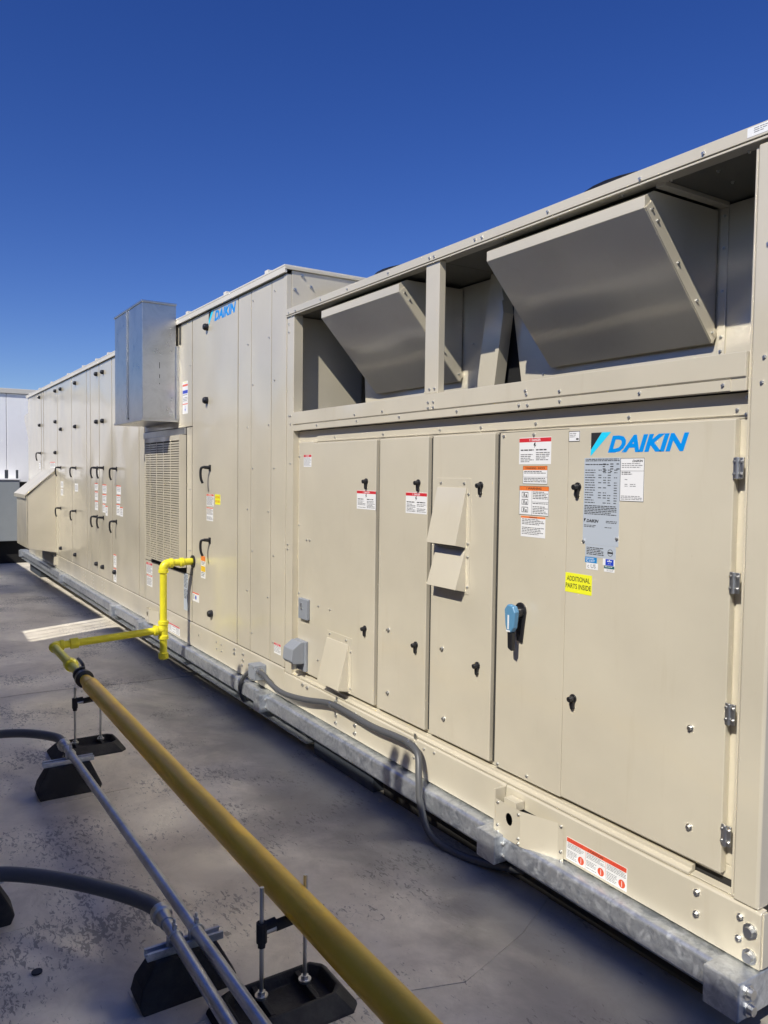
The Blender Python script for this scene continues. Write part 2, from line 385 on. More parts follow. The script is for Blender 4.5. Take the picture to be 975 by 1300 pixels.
# roof cap of the tall section
P('roof_cap', -13.42, -3.155, -0.022, -0.0045, 2.866, 2.902, TAN_CAP, 0.002)
P('roof_cap', -13.42, -3.155, -0.0225, DEPTH, 2.9035, 2.915, TAN_CAP, 0.002)
P('roof_cap', -3.159, -3.148, -0.021, DEPTH, 2.8865, 2.9025, TAN, 0.002)
for x in (-3.467, -4.195, -5.037, -5.9, -6.8, -7.708, -8.284, -9.002, -9.948, -11.166, -12.217, -13.2):
    P('roof_seam', x-0.025, x+0.025, -0.005, DEPTH, 2.9155, 2.945, TAN_CAP, 0.003)
# ---- base skirt
def skirt(x0, x1):
    q = MB()
    q.prism([(0.0, 0.226), (0.0, 0.388), (0.004, 0.394), (0.03, 0.398), (0.03, 0.226)], 'x', x0, x1, TAN)
    return q.build('base_panel', UNIT, 0.0015)
for a, b in ((-13.40, -10.80), (-10.79, -8.55), (-8.544, -6.15), (-6.144, -4.95)): 
    q = MB(); q.prism([(0.0, 0.226), (0.0, 0.409), (0.006, 0.415), (0.04, 0.4155), (0.04, 0.226)], 'x', a, b, TAN); q.build('base_panel', UNIT, 0.0015)
q = MB(); q.prism([(0.0, 0.226), (0.0, 0.409), (0.006, 0.415), (0.04, 0.4155), (0.04, 0.226)], 'x', -4.944, -3.172, TAN); q.build('base_panel', UNIT, 0.0015)
skirt(-3.170, -1.094); skirt(-1.090, -0.0005)
q = MB(); q.box(-13.38, -0.04, 0.045, DEPTH, 0.227, 0.399, TAN); q.build('base_frame', UNIT)
P('end_base_panel', -0.0005, 0.004, 0.008, DEPTH, 0.228, 0.392)
# stepped drip ledge above the skirt, near section
q = MB(); q.prism([(0.006, 0.3995), (0.006, 0.407), (0.022, 0.4135), (0.022, 0.425), (0.0395, 0.428), (0.0395, 0.3995)], 'x', -3.07, -0.245, TAN); q.build('drip_ledge', UNIT, 0.001)
q = MB(); q.prism([(0.012, 0.3995), (0.012, 0.403), (0.0395, 0.407), (0.0395, 0.3995)], 'x', -0.243, -0.098, TAN); q.build('drip_ledge', UNIT, 0.001)
# ---- near section frame
P('post', -3.159, -3.069, 0.0, 0.045, 0.4, 2.598)
q = MB(); q.box(-3.0685, -3.062, 0.0, 0.06, 1.9, 2.596, TAN); q.build('post_flange', UNIT, 0.001)
P('post', -1.700, -1.597, 0.0, 0.035, 2.011, 2.598)
q = MB(); q.prism([(-0.094, 0.008), (-0.086, 0.0), (-0.018, 0.0), (-0.011, 0.007), (-0.011, 0.046), (-0.094, 0.046)], 'z', 0.40, 2.585, TAN); q.build('corner_post', UNIT, 0.002)
bx('post_flange', UNIT, -0.101, -0.0945, 0.0075, 0.042, 0.40, 2.58, TAN, 0.001)
P('end_panel', -0.024, -0.0125, 0.047, DEPTH, 0.40, 2.60)
# header under the openings
q = MB(); q.prism([(-0.006, 2.009), (0.05, 2.009), (0.05, 1.90), (0.0, 1.896), (0.0, 1.934), (-0.006, 1.937)], 'x', -3.066, -0.103, TAN); q.build('header_rail', UNIT, 0.002)
P('header_strip', -2.96, -0.152, -0.0035, -0.0005, 1.8985, 1.9315, TAN, 0.001)
# door frame plane
P('door_frame', -3.068, -0.102, 0.040, 0.0465, 1.818, 1.895)
P('door_frame', -3.068, -2.93, 0.040, 0.0465, 0.40, 1.8165)
P('door_frame', -2.93, -0.102, 0.040, 0.0465, 0.4285, 0.47)
P('door_frame', -0.150, -0.102, 0.040, 0.0465, 0.4715, 1.8165)
P('door_frame_strip', -2.82, -0.118, 0.034, 0.0392, 1.8285, 1.860, TAN, 0.001)
YD = 0.0115
def near_door(name, x0, x1, z0=0.448, z1=1.817, y0=YD, label=None):
    return P(name, x0, x1, y0, 0.0385, z0, z1, TAN, 0.003, label)
D1 = near_door('door', -2.818, -2.130)
D1b = P('panel', -3.010, -2.8205, 0.0145, 0.0385, 0.447, 1.8265)
D2 = near_door('door', -2.095, -1.679)
D3 = near_door('door', -1.642, -1.214)
D4a = P('panel', -1.180, -0.8055, YD, 0.0385, 0.444, 1.814, TAN, 0.0015)
D4 = near_door('door', -0.8045, -0.1400)
bx('door_gasket', UNIT, -2.129, -2.0955, 0.032, 0.0395, 0.45, 1.81, GASKET); bx('door_gasket', UNIT, -1.6785, -1.6425, 0.032, 0.0395, 0.45, 1.81, GASKET)
bx('door_gasket', UNIT, -1.2135, -1.1805, 0.030, 0.0395, 0.45, 1.81, GASKET)
# ---- near roof
P('roof_trim', -3.159, 0.012, -0.012, 0.0, 2.603, 2.640, TAN, 0.0015)
q = MB(); q.box(-3.159, 0.010, -0.0085, 0.0, 2.5935, 2.6, TAN); q.build('roof_trim_lip', UNIT, 0.001)
P('roof_panel', -3.159, 0.012, 0.0005, DEPTH, 2.618, 2.6395)
P('recess_ceiling', -3.158, -1.65, 0.001, 0.06, 2.600, 2.6175); P('recess_ceiling', -1.649, -0.025, 0.001, 0.06, 2.600, 2.6175)
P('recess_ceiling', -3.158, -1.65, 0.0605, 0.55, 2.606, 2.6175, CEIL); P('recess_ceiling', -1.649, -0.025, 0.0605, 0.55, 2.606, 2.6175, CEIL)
P('ceiling_flange', -0.48, -0.445, 0.05, 0.40, 2.590, 2.6055); P('ceiling_flange', -3.15, -2.75, 0.36, 0.40, 2.545, 2.6055)
# recess floor and walls
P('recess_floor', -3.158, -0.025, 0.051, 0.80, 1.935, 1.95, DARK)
P('recess_side_wall', -3.1585, -3.130, 0.0455, 0.52, 1.951, 2.60)
P('recess_side_wall', -0.040, -0.0245, 0.0475, 0.42, 1.951, 2.60)
YB = 0.405
q = MB(); q.prism([(-0.455, 1.951), (-0.041, 1.951), (-0.041, 2.598), (-0.455, 2.598)], 'y', YB, YB+0.01, TAN); q.build('recess_back_panel', UNIT, 0.001)
q = MB(); q.prism([(-1.47, 1.951), (-0.4625, 1.951), (-0.4625, 2.598), (-1.555, 2.598), (-1.555, 2.40)], 'y', YB, YB+0.01, TAN); q.build('recess_back_panel', UNIT, 0.001)
q = MB(); q.prism([(-2.880, 1.951), (-1.76, 1.951), (-1.60, 2.598), (-2.93, 2.598)], 'y', YB, YB+0.01, TAN); q.build('recess_back_panel', UNIT, 0.001)
P('corner_angle', -0.4795, -0.4475, YB-0.006, YB-0.0008, 1.98, 2.589)
# coil end: slanted end plate and the dark finned opening behind it
q = MB(); q.prism([(-1.775, 1.951), (-1.665, 1.951), (-1.565, 2.46), (-1.60, 2.598), (-1.66, 2.598)], 'y', YB-0.055, YB-0.002, TAN); q.build('coil_end_plate', UNIT, 0.001)
q = MB(); q.prism([(-1.665, 1.951), (-1.63, 1.951), (-1.555, 2.40), (-1.565, 2.46)], 'y', YB-0.065, YB-0.002, TAN); q.build('coil_end_flange', UNIT, 0.001)
q = MB()
for k in range(60): q.box(-1.70+k*0.0045, -1.6985+k*0.0045, YB+0.02, YB+0.05, 1.951, 2.58, COIL)
q.box(-1.8, -1.4, YB+0.05, YB+0.07, 1.951, 2.6, DARK); q.build('coil_fins', UNIT)['kind'] = 'stuff'
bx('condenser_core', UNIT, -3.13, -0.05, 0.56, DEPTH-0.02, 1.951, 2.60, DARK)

# ---- recessed angled hoods in the two openings
def rec_hood(xa, xb):
    h = MB(); h.prism([(0.004, 2.560), (0.004, 2.521), (0.376, 2.120), (0.3965, 2.120), (0.3965, 2.585), (0.05, 2.585)], 'x', xa, xb, TAN)
    o = h.build('angled_hood', UNIT, 0.0015)
    d = Vector((0, 0.372, -0.401)).normalized(); nn = Vector((0, 0.401, 0.372)).normalized()
    fl = MB(); p0 = Vector((0, 0.006, 2.5215)); p1 = Vector((0, 0.378, 2.1205))
    prof = [p0, p1, p1+nn*0.045+Vector((0, 0.0, 0)), p0+nn*0.045]
    fl.prism([(p.y, p.z) for p in prof], 'x', xb+0.0006, xb+0.0035, TAN); fl.build('hood_side_flange', o, 0.0006)
    for t in (0.04, 0.12, 0.42, 0.70, 0.95):
        p = p0.lerp(p1, t)+nn*0.022; screw((xb+0.0035, p.y, p.z), 'x', o)
    return o
# screws: hex washer heads, shared mesh
def screw_mesh(r, h, n=6):
    q = MB(); q.cyl((0, 0, 0), (0, 0, h*0.25), r*1.45, ZINC, 12); q.cyl((0, 0, h*0.25), (0, 0, h), r, ZINC, n, r*0.93)
    me = bpy.data.meshes.new('screw'); me.from_pydata(q.v, [], q.f); me.materials.append(ZINC); return me
SM = screw_mesh(0.0042, 0.0065); BM = screw_mesh(0.0075, 0.011); LM = screw_mesh(0.0155, 0.018, 10)
for _m in (SM, BM, LM):
    _b = bmesh.new(); _b.from_mesh(_m); bmesh.ops.recalc_face_normals(_b, faces=_b.faces); _b.to_mesh(_m); _b.free()
def screw(p, ax='-y', parent=None, me=None, name='screw'):
    parent = parent or UNIT
    o = put(name, me or SM, p, parent)
    o.rotation_euler = {'-y': (math.pi/2, 0, random.random()*0), 'x': (0, math.pi/2, 0), '-z': (math.pi, 0, 0), 'z': (0, 0, 0)}[ax]
    return o
rec_hood(-1.279, -0.486); rec_hood(-2.722, -1.932)

# ---- condenser fans on the roof
for fx in (-1.04, -2.75):
    q = MB(); q.tube([(fx, 0.78, 2.6405), (fx, 0.78, 2.856)], [0.36, 0.36], BLACK, 40)
    for k in range(6):
        rr_ = 0.06+k*0.058
        q.tube([(fx+rr_*math.cos(t*math.pi/16), 0.78+rr_*math.sin(t*math.pi/16), 2.862+0.012*(1-(rr_/0.36)**2)) for t in range(33)], 0.004, BLACK, 6, False)
    q.build('condenser_fan', UNIT)
# ---- small louvred vents on the near doors
def hood_vent(x0, x1, ztop, zbend, zbot, proj, y, flange=True):
    q = MB(); q.prism([(y, zbot), (y-proj, zbot+0.012), (y-0.004, zbend), (y, zbend)], 'x', x0, x1, TAN); o = q.build('vent_hood', UNIT, 0.0012)
    # open dark mouth below
    q = MB(); q.poly([(x0+0.004, y-proj+0.006, zbot+0.0095), (x1-0.004, y-proj+0.006, zbot+0.0095), (x1-0.004, y-0.002, zbot-0.0012), (x0+0.004, y-0.002, zbot-0.0012)], DARK); q.build('vent_opening', o)
    return o
yv = YD-0.0025
bx('vent_plate', UNIT, -1.607, -1.363, yv, YD, 1.128, 1.628, TAN, 0.001)
hood_vent(-1.597, -1.388, 1.628, 1.587, 1.328, 0.060, yv)
hood_vent(-1.597, -1.388, 1.32, 1.318, 1.137, 0.056, yv)
bx('vent_plate', UNIT, -2.630, -2.352, yv, YD, 0.462, 0.755, TAN, 0.001)
hood_vent(-2.626, -2.385, 0.75, 0.714, 0.458, 0.066, yv)
for p in ((-1.572, 1.606), (-1.405, 1.606), (-1.374, 1.56), (-1.374, 1.347), (-1.374, 1.29), (-1.374, 1.16), (-2.595, 0.738), (-2.41, 0.734), (-2.362, 0.68), (-2.362, 0.48)):
    screw((p[0], yv, p[1]))
# ---- latches
def latch(x, z, parent, y=YD, r=0.0145):
    q = MB(); q.cyl((x, y, z+0.012), (x, y-0.006, z+0.012), r*1.1, BLACK, 14); q.cyl((x, y-0.006, z+0.012), (x, y-0.026, z+0.010), r*0.78, BLACK, 14, r*0.7)
    q.prism([(x-0.007, z-0.022), (x+0.007, z-0.022), (x+0.010, z+0.012), (x-0.010, z+0.012)], 'y', y-0.012, y-0.0005, BLACK)
    q.cyl((x, y, z-0.021), (x, y-0.011, z-0.021), 0.0085, BLACK, 10)
    return q.build('latch', parent, 0.001, 2)
for x, z, p in ((-2.221, 1.592, D1), (-2.218, 0.822, D1), (-1.751, 1.592, D2), (-1.753, 0.825, D2), (-1.297, 1.588, D3), (-1.297, 0.824, D3), (-0.752, 1.593, D4), (-0.750, 0.820, D4)):
    latch(x, z, p)
def knob(x, z, parent, r=0.028):
    q = MB(); q.tube([(x, 0.0, z), (x, -0.022, z), (x, -0.034, z), (x, -0.038, z)], [r, r*0.95, r*0.7, r*0.3], BLACK, 14); return q.build('latch_knob', parent)
def handle(x, z, parent, label=None, s=1.0):
    """pivot housing at (x,z); the lever stands off the panel and hangs down"""
    q = MB(); q.box(x-0.020*s, x+0.022*s, -0.006, 0.0, z-0.030*s, z+0.026*s, BLACK)
    q.cyl((x, 0.0, z), (x, -0.060*s, z+0.004), 0.017*s, BLACK, 12, 0.014*s)
    q.tube(crom([(x, -0.056*s, z+0.006), (x-0.012*s, -0.078*s, z-0.004*s), (x-0.016*s, -0.084*s, z-0.045*s), (x-0.014*s, -0.080*s, z-0.10*s), (x-0.008*s, -0.066*s, z-0.140*s)], 4), 0.0115*s, BLACK, 10)
    return q.build('door_handle', parent, 0, 2, label)
for x, z, i in ((-12.15, 2.79, 0), (-12.15, 2.351, 0), (-10.80, 2.778, 2), (-10.80, 2.338, 2), (-10.82, 1.897, 2), (-10.40, 2.771, 3), (-10.40, 2.215, 3), (-10.46, 0.545, 3),
                (-9.42, 2.765, 4), (-9.43, 2.209, 4), (-9.47, 0.546, 4), (-8.23, 2.76, 6), (-8.23, 2.21, 6), (-8.26, 0.551, 6), (-7.92, 2.751, 7), (-7.93, 2.205, 7), (-7.95, 0.547, 7), (-7.40, 0.55, 8)):
    knob(x, z, T[i], 0.026)
for x, z in ((-4.563, 2.747), (-4.565, 2.191), (-4.456, 0.561)): knob(x, z, T['main'], 0.028)
for x, z, i in ((-12.10, 1.91, 0), (-10.46, 1.68, 3), (-10.48, 1.11, 3), (-9.44, 1.675, 4), (-9.45, 1.115, 4), (-8.24, 1.675, 6), (-8.25, 1.105, 6), (-7.93, 1.675, 7), (-7.94, 1.11, 7), (-7.34, 1.665, 8), (-7.35, 1.10, 8)):
    handle(x, z, T[i], None, 0.86)
handle(-4.500, 1.675, T['main'], None, 0.85); handle(-4.500, 1.120, T['main'], None, 0.85)

# ---- rotary disconnect switch
q = MB()
ov = [(-1.035+0.031*math.cos(a), 1.108+0.036*math.sin(a)) for a in [math.pi*k/10 for k in range(0, 11)]]+[(-1.060, 1.06), (-1.052, 0.99), (-1.022, 0.985), (-1.012, 1.06)]
q.prism(ov, 'y', YD-0.010, YD, BLACK); SW = q.build('disconnect_switch', D4a, 0.003)
q = MB(); q.cyl((-1.035, YD-0.010, 1.105), (-1.035, YD-0.040, 1.105), 0.024, BLACK, 16); q.build('switch_shaft', SW)
q = MB(); q.prism([(-1.068, 1.118), (-1.050, 1.140), (-1.018, 1.134), (-1.006, 1.112), (-1.014, 1.050), (-1.028, 1.030), (-1.052, 1.030), (-1.062, 1.055)], 'y', YD-0.062, YD-0.036, SWBLUE); q.build('switch_lever', SW, 0.006, 3)
q = MB(); q.box(-1.045, -1.037, YD-0.0635, YD-0.0625, 1.042, 1.098, WHITE); q.box(-1.052, -1.030, YD-0.0635, YD-0.0625, 1.032, 1.038, WHITE); q.build('switch_pointer', SW)
q = MB(); q.prism([(-1.055, 1.029), (-1.028, 1.029), (-1.030, 0.955), (-1.052, 0.965)], 'y', YD-0.056, YD-0.034, BLACK); q.build('switch_lock_tab', SW, 0.004)
# ---- hinges
for z in (1.672, 1.334, 0.942, 0.574):
    h = MB(); h.box(-0.1385, -0.106, 0.004, 0.0105, z-0.031, z+0.031, ZINC); h.cyl((-0.124, 0.002, z-0.032), (-0.124, 0.002, z+0.032), 0.0055, ZINC, 10)
    o = h.build('hinge', D4, 0.001)
    for dz in (-0.018, 0.018): screw((-0.112, 0.004, z+dz), '-y', o); screw((-0.133, 0.004, z+dz), '-y', o)
# ---- screws over the near section
for x, z in ((-0.913, 2.62), (-0.493, 2.611), (-0.26, 2.615), (-1.337, 2.621), (-1.291, 2.619), (-1.659, 2.617), (-1.623, 2.616), (-2.0, 2.62), (-2.4, 2.62), (-2.7, 2.62), (-3.02, 2.612), (-3.11, 2.612)): screw((x, -0.012, z))
for x, z in ((-0.478, 1.917), (-0.838, 1.917), (-1.057, 1.917), (-1.008, 1.914), (-1.45, 1.917), (-1.9, 1.917), (-2.3, 1.917), (-2.75, 1.917), (-0.175, 1.916)): screw((x, -0.0035, z))
for x, z in ((-0.838, 1.953), (-1.013, 1.955), (-1.02, 1.97), (-2.32, 1.953), (-2.05, 1.953), (-1.62, 1.97), (-1.66, 1.97), (-1.62, 1.945), (-1.66, 1.945)): screw((x, -0.006, z))
for x, z in ((-1.62, 2.03), (-1.66, 2.03), (-3.10, 1.99), (-3.12, 1.99), (-3.10, 1.94), (-3.10, 1.70), (-3.13, 2.55), (-3.13, 2.50), (-0.050, 1.985), (-0.055, 1.914), (-3.13, 1.2), (-3.13, 1.17), (-0.05, 2.3), (-3.015, 0.47)): screw((x, 0.0, z))
for x, z in ((-0.258, 0.861), (-0.252, 0.548), (-1.527, 0.544), (-1.992, 0.548), (-1.993, 0.866), (-1.548, 0.858)): screw((x, YD, z), '-y', None, BM, 'bolt')
for x, z in ((-2.60, 0.873), (-2.74, 0.873), (-2.74, 0.557)): screw((x, YD, z))
for x, z in ((-3.005, 1.74), (-3.005, 1.327), (-3.0, 0.915), (-2.90, 1.245), (-2.86, 1.245)): screw((x, 0.0145, z))
for x, z in ((-1.158, 0.457), (-0.985, 0.463), (-1.158, 1.80), (-0.985, 1.80)): screw((x, YD, z))
for x in (-0.15, -0.55, -1.0, -1.33, -1.62, -2.1, -2.6): screw((x, 0.034, 1.844))
for x, z in ((-0.120, 1.83), (-0.120, 1.88), (-0.11, 1.86), (-0.110, 0.50), (-0.110, 0.48)): screw((x, 0.034 if x < -0.118 else 0.040, z))
for x, z in ((-0.209, 0.361), (-0.209, 0.293), (-0.063, 0.356), (-0.066, 0.290)): screw((x, 0.0, z), '-y', None, BM, 'bolt')
for x, z in ((-0.030, 0.330), (-0.030, 0.254)): screw((x, -0.0, z), '-y', None, LM, 'anchor_bolt')
for x in (-2.498, -2.291): 
    for z in (0.362, 0.300, 0.258): screw((x, 0.0, z), '-y', None, BM, 'bolt')
for x, z in ((-1.733, 0.365), (-2.909, 0.375), (-2.85, 0.37), (-2.50, 0.377), (-3.992, 0.375), (-3.832, 0.372), (-3.992, 0.345), (-3.832, 0.330), (-3.85, 0.29)): screw((x, 0.0, z), '-y', None, BM, 'bolt')
for x, z in ((-1.66, 0.366), (-1.58, 0.372), (-1.74, 0.30), (-2.25, 0.365), (-2.45, 0.37), (-1.12, 0.375), (-1.117, 0.30), (-1.117, 0.245), (-4.35, 0.36), (-4.25, 0.36), (-4.35, 0.31), (-4.25, 0.31), (-4.75, 0.34)): screw((x, 0.0, z))
for k in range(9):
    for xx in (-3.716-0.0, -3.372): screw((xx-0.05 if k % 2 else xx+0.035, 0.0, 0.55+k*0.28))
for k in range(4): screw((-4.96, 0.0, 1.0+k*0.5))
for gx in (-8.9, -8.45, -7.9):
    for z in (0.25, 0.29, 0.33, 0.37):
        screw((gx, 0.0, z)); screw((gx-0.12, 0.0, z))
for p in ((0.10, 2.86), (0.16, 2.80), (0.05, 2.77), (0.5, 2.86), (0.42, 2.71)): screw((-3.160, p[0], p[1]), 'x', None, BM, 'bolt')
for p in ((-0.30, 0.12), (-0.12, 0.12), (-0.2, 0.24), (-0.33, 0.24), (-0.10, 0.33), (-0.42, 0.05), (-0.15, 0.05), (-1.4, 0.15), (-1.5, 0.3), (-0.6, 0.03), (-0.9, 0.03), (-1.2, 0.03), (-2.9, 0.1)): screw((p[0], p[1], 2.600 if p[1] < 0.06 else 2.606), '-z')
for p in ((-0.463, 2.45), (-0.463, 2.30), (-0.463, 2.14), (-0.463, 2.09), (-0.463, 2.56)): screw((p[0], YB-0.006, p[1]))
for p in ((-0.28, 2.14), (-0.28, 2.23), (-0.18, 2.40), (-1.35, 2.10), (-1.33, 2.2), (-1.85, 2.3), (-2.0, 2.06)): screw((p[0], YB, p[1]))

# ---- roof of grey vents etc: covers low on the skirt
def angled_cover(x0, xm, x1, z0, z1, p, hole=None):
    q = MB()
    # front face with a hole, slanting side, both a few mm thick
    hx, hz, hr = hole; n = 16
    ring = [(hx+hr*math.cos(2*math.pi*k/n), hz+hr*1.25*math.sin(2*math.pi*k/n)) for k in range(n)]
    rect = []
    for k in range(n):
        a = 2*math.pi*k/n; dx, dz = math.cos(a), math.sin(a)
        t = min((xm-hx)/dx if dx > 1e-6 else ((x0-hx)/dx if dx < -1e-6 else 9), (z1-hz)/dz if dz > 1e-6 else ((z0-hz)/dz if dz < -1e-6 else 9))
        rect.append((hx+dx*t, hz+dz*t))
    for k in range(n):
        j = (k+1) % n; a, b, c, d = rect[k], rect[j], ring[j], ring[k]
        cnr = [cc for cc in ((x0, z0), (x0, z1), (xm, z0), (xm, z1)) if abs(a[0]-b[0]) > 1e-6 and abs(a[1]-b[1]) > 1e-6 and min(a[0], b[0])-1e-6 <= cc[0] <= max(a[0], b[0])+1e-6 and min(a[1], b[1])-1e-6 <= cc[1] <= max(a[1], b[1])+1e-6]
        pts = [a]+cnr[:1]+[b, c, d]; q.poly([(x, -p, z) for x, z in pts], TAN)
        q.poly([(c[0], -p, c[1]), (d[0], -p, d[1]), (d[0], -p+0.003, d[1]), (c[0], -p+0.003, c[1])], TAN)
    q.poly([(xm, -p, z0), (x1-0.03, -0.003, z0-0.008), (x1-0.03, -0.003, z1), (xm, -p, z1)], TAN)
    q.poly([(x1-0.03, -0.003, z0-0.008), (x1, -0.003, z0-0.004), (x1, -0.003, z1), (x1-0.03, -0.003, z1)], TAN)
    q.poly([(x0, -p, z0), (x0, 0, z0), (x0, 0, z1), (x0, -p, z1)], TAN)
    q.box(x0+0.002, x1-0.05, -0.0018, -0.0003, z0+0.01, z1-0.02, DARK)
    return q
q = angled_cover(-1.090, -0.945, -0.768, 0.212, 0.352, 0.055, (-1.01, 0.295, 0.020)); CV = q.build('cover_plate', UNIT)
q = MB(); q.box(-1.05, -0.98, -0.046, -0.003, 0.335, 0.368, TAN); q.build('cover_bracket', CV, 0.001)
q = MB(); q.prism([(-1.10, -0.055), (-1.092, -0.055), (-1.092, -0.0005), (-1.125, -0.0005), (-1.125, -0.004), (-1.10, -0.004)], 'z', 0.222, 0.388, TAN); q.build('cover_flange', CV, 0.001)
for x, z in ((-1.075, 0.34), (-1.075, 0.25), (-1.075, 0.222), (-0.955, 0.335), (-0.955, 0.24), (-0.955, 0.22)): screw((x, -0.055, z), '-y', CV)
for x, z in ((-0.78, 0.345), (-0.78, 0.25), (-0.78, 0.215)): screw((x, -0.004, z), '-y', CV)
q = angled_cover(-6.12, -6.0, -5.80, 0.235, 0.36, 0.04, (-6.06, 0.31, 0.018)); q.build('cover_plate', UNIT)

# ---- grey electrical boxes
q = MB(); q.box(-2.962, -2.852, -0.010, 0.0143, 0.772, 0.895, GREYPL); o = q.build('outlet_cover', UNIT, 0.004)
q = MB(); q.box(-2.915, -2.905, -0.022, -0.0102, 0.835, 0.870, ZINC); q.build('toggle', o, 0.002)
q = MB(); q.prism([(0.014, 0.635), (-0.030, 0.640), (-0.085, 0.600), (-0.092, 0.530), (-0.075, 0.510), (0.014, 0.505)], 'x', -3.005, -2.880, GREYPL); o = q.build('weatherproof_cover', UNIT, 0.005)
q = MB(); q.box(-3.01, -2.872, -0.006, 0.0142, 0.458, 0.64, GREYPL); q.build('outlet_box', o, 0.004)
q = MB(); q.cyl((-2.97, -0.03, 0.505), (-2.97, -0.03, 0.462), 0.018, ZINC, 10); q.build('box_fitting', o)
q = MB(); q.box(-3.545, -3.440, -0.085, -0.0005, 0.285, 0.382, GREYPL); JB = q.build('junction_box', UNIT, 0.003)
for dx, dz in ((-3.532, 0.372), (-3.452, 0.372), (-3.532, 0.295), (-3.452, 0.295)): screw((dx, -0.085, dz), '-y', JB)

# ---- bare sheet flue box on the wall of the tall section
FB = MB()
FB.box(-6.145, -5.251, -0.305, -0.0235, 2.078, 3.022, SHEET); FL = FB.build('flue_box', UNIT, 0.003, 2, 'unpainted sheet metal flue box')
bx('flue_box_lid', FL, -6.155, -5.243, -0.312, -0.020, 3.0225, 3.040, SHEET, 0.003)
bx('flue_box_flange', FL, -5.2505, -5.236, -0.028, -0.0005, 2.078, 2.69, SHEET, 0.002)
bx('flue_box_flange', FL, -6.17, -6.146, -0.024, -0.0005, 2.05, 2.69, SHEET, 0.002)
bx('flue_box_seam', FL, -5.72, -5.700, -0.316, -0.3055, 2.085, 3.020, ZINC, 0.002)
bx('flue_box_seam', FL, -5.690, -5.678, -0.309, -0.3055, 2.085, 3.020, SHEET, 0.002)
bx('flue_box_floor', FL, -6.150, -5.245, -0.314, -0.002, 2.058, 2.0775, SHEET, 0.002)
for z in (2.20, 2.40, 2.60, 2.80, 2.98): screw((-5.710, -0.316, z), '-y', FL)
for z in (2.12, 2.22, 2.32, 2.42, 2.52, 2.62): screw((-5.236, -0.015, z), 'x', FL)
for y, z in ((-0.15, 2.11), (-0.07, 2.83), (-0.16, 3.01)): screw((-5.251, y, z), 'x', FL)
q = MB()
for z, l in ((2.52, 0.05), (2.43, 0.03), (2.37, 0.012)): q.box(-5.2508, -5.2503, -0.165, -0.160, z-l/2, z+l/2, DARK)
q.build('flue_box_slots', FL)
P('flue_top_shadow', -5.235, -5.19, -0.004, 0.0, 2.70, 2.86, GASKET, 0.001)  # dark strip drawn for the shadow gap above the flue flange

# ---- intake louvre
LV = P('louvre_frame', -5.0625, -5.053, -0.061, -0.0005, 0.850, 1.945, TAN, 0.002)
P('louvre_frame', -6.045, -6.036, -0.061, -0.0005, 0.850, 1.945, TAN, 0.002)
P('louvre_frame', -6.035, -5.0635, -0.061, -0.0005, 1.900, 1.945, TAN, 0.002)
P('louvre_frame', -6.035, -5.0635, -0.061, -0.0005, 0.850, 0.862, TAN, 0.002)
P('louvre_hood_plate', -6.25, -5.054, -0.020, -0.0005, 1.950, 2.004, SHEET, 0.002)
bx('louvre_back', UNIT, -6.035, -5.0635, -0.012, -0.001, 0.863, 1.899, DARK); P('panel', -6.2545, -6.046, 0.0, 0.012, 0.806, 1.949)
sl = MB(); 
prof = [(-0.0600, 0.0), (-0.0600, 0.0125), (-0.044, 0.0185), (-0.044, 0.006)]
sl.prism(prof, 'x', -0.4925, 0.4925, TAN); first = None
NS = 50
for k in range(NS):
    z = 0.868+k*(1.895-0.868)/NS
    if first is None:
        q = MB(); q.prism([(y, z+dz) for y, dz in prof], 'x', -6.034, -5.0645, TAN); first = q.build('louvre_slat', UNIT); z0s = z
    else:
        c = first.copy(); COL.objects.link(c); c.location = first.location+Vector((0, 0, z-z0s)); WORLD[c.name] = WORLD[first.name]+Vector((0, 0, z-z0s))
for x in (-5.88, -5.68, -5.48, -5.28): P('louvre_bar', x-0.006, x+0.006, -0.0635, -0.0605, 0.855, 1.903, TAN, 0.0005)

# ---- far intake hood low on the wall and the one on the end
q = MB(); xa, xb = -11.90, -10.844
q.prism([(-0.0005, 0.447), (-0.0005, 1.644), (-0.385, 1.270), (-0.385, 0.520)], 'x', xa+0.012, xb, TAN); o = q.build('intake_hood', UNIT, 0.003)
q = MB(); q.prism([(-0.0005, 1.658), (-0.0005, 1.6455), (-0.398, 1.287), (-0.415, 1.272), (-0.415, 1.238), (-0.422, 1.238), (-0.422, 1.292)], 'x', xa, xb+0.012, TAN); q.build('hood_lid', o, 0.001)
bx('hood_side_trim', o, xb+0.0005, xb+0.006, -0.398, -0.388, 0.53, 1.28, TAN, 0.001)
q = MB(); q.prism([(-13.402, 1.92), (-13.402, 2.66), (-14.15, 2.62), (-14.15, 2.53)], 'y', 0.05, 1.9, TAN); q.build('end_hood', UNIT, 0.004)
P('skirt_cover', -11.15, -10.86, -0.03, -0.0005, 0.262, 0.385)

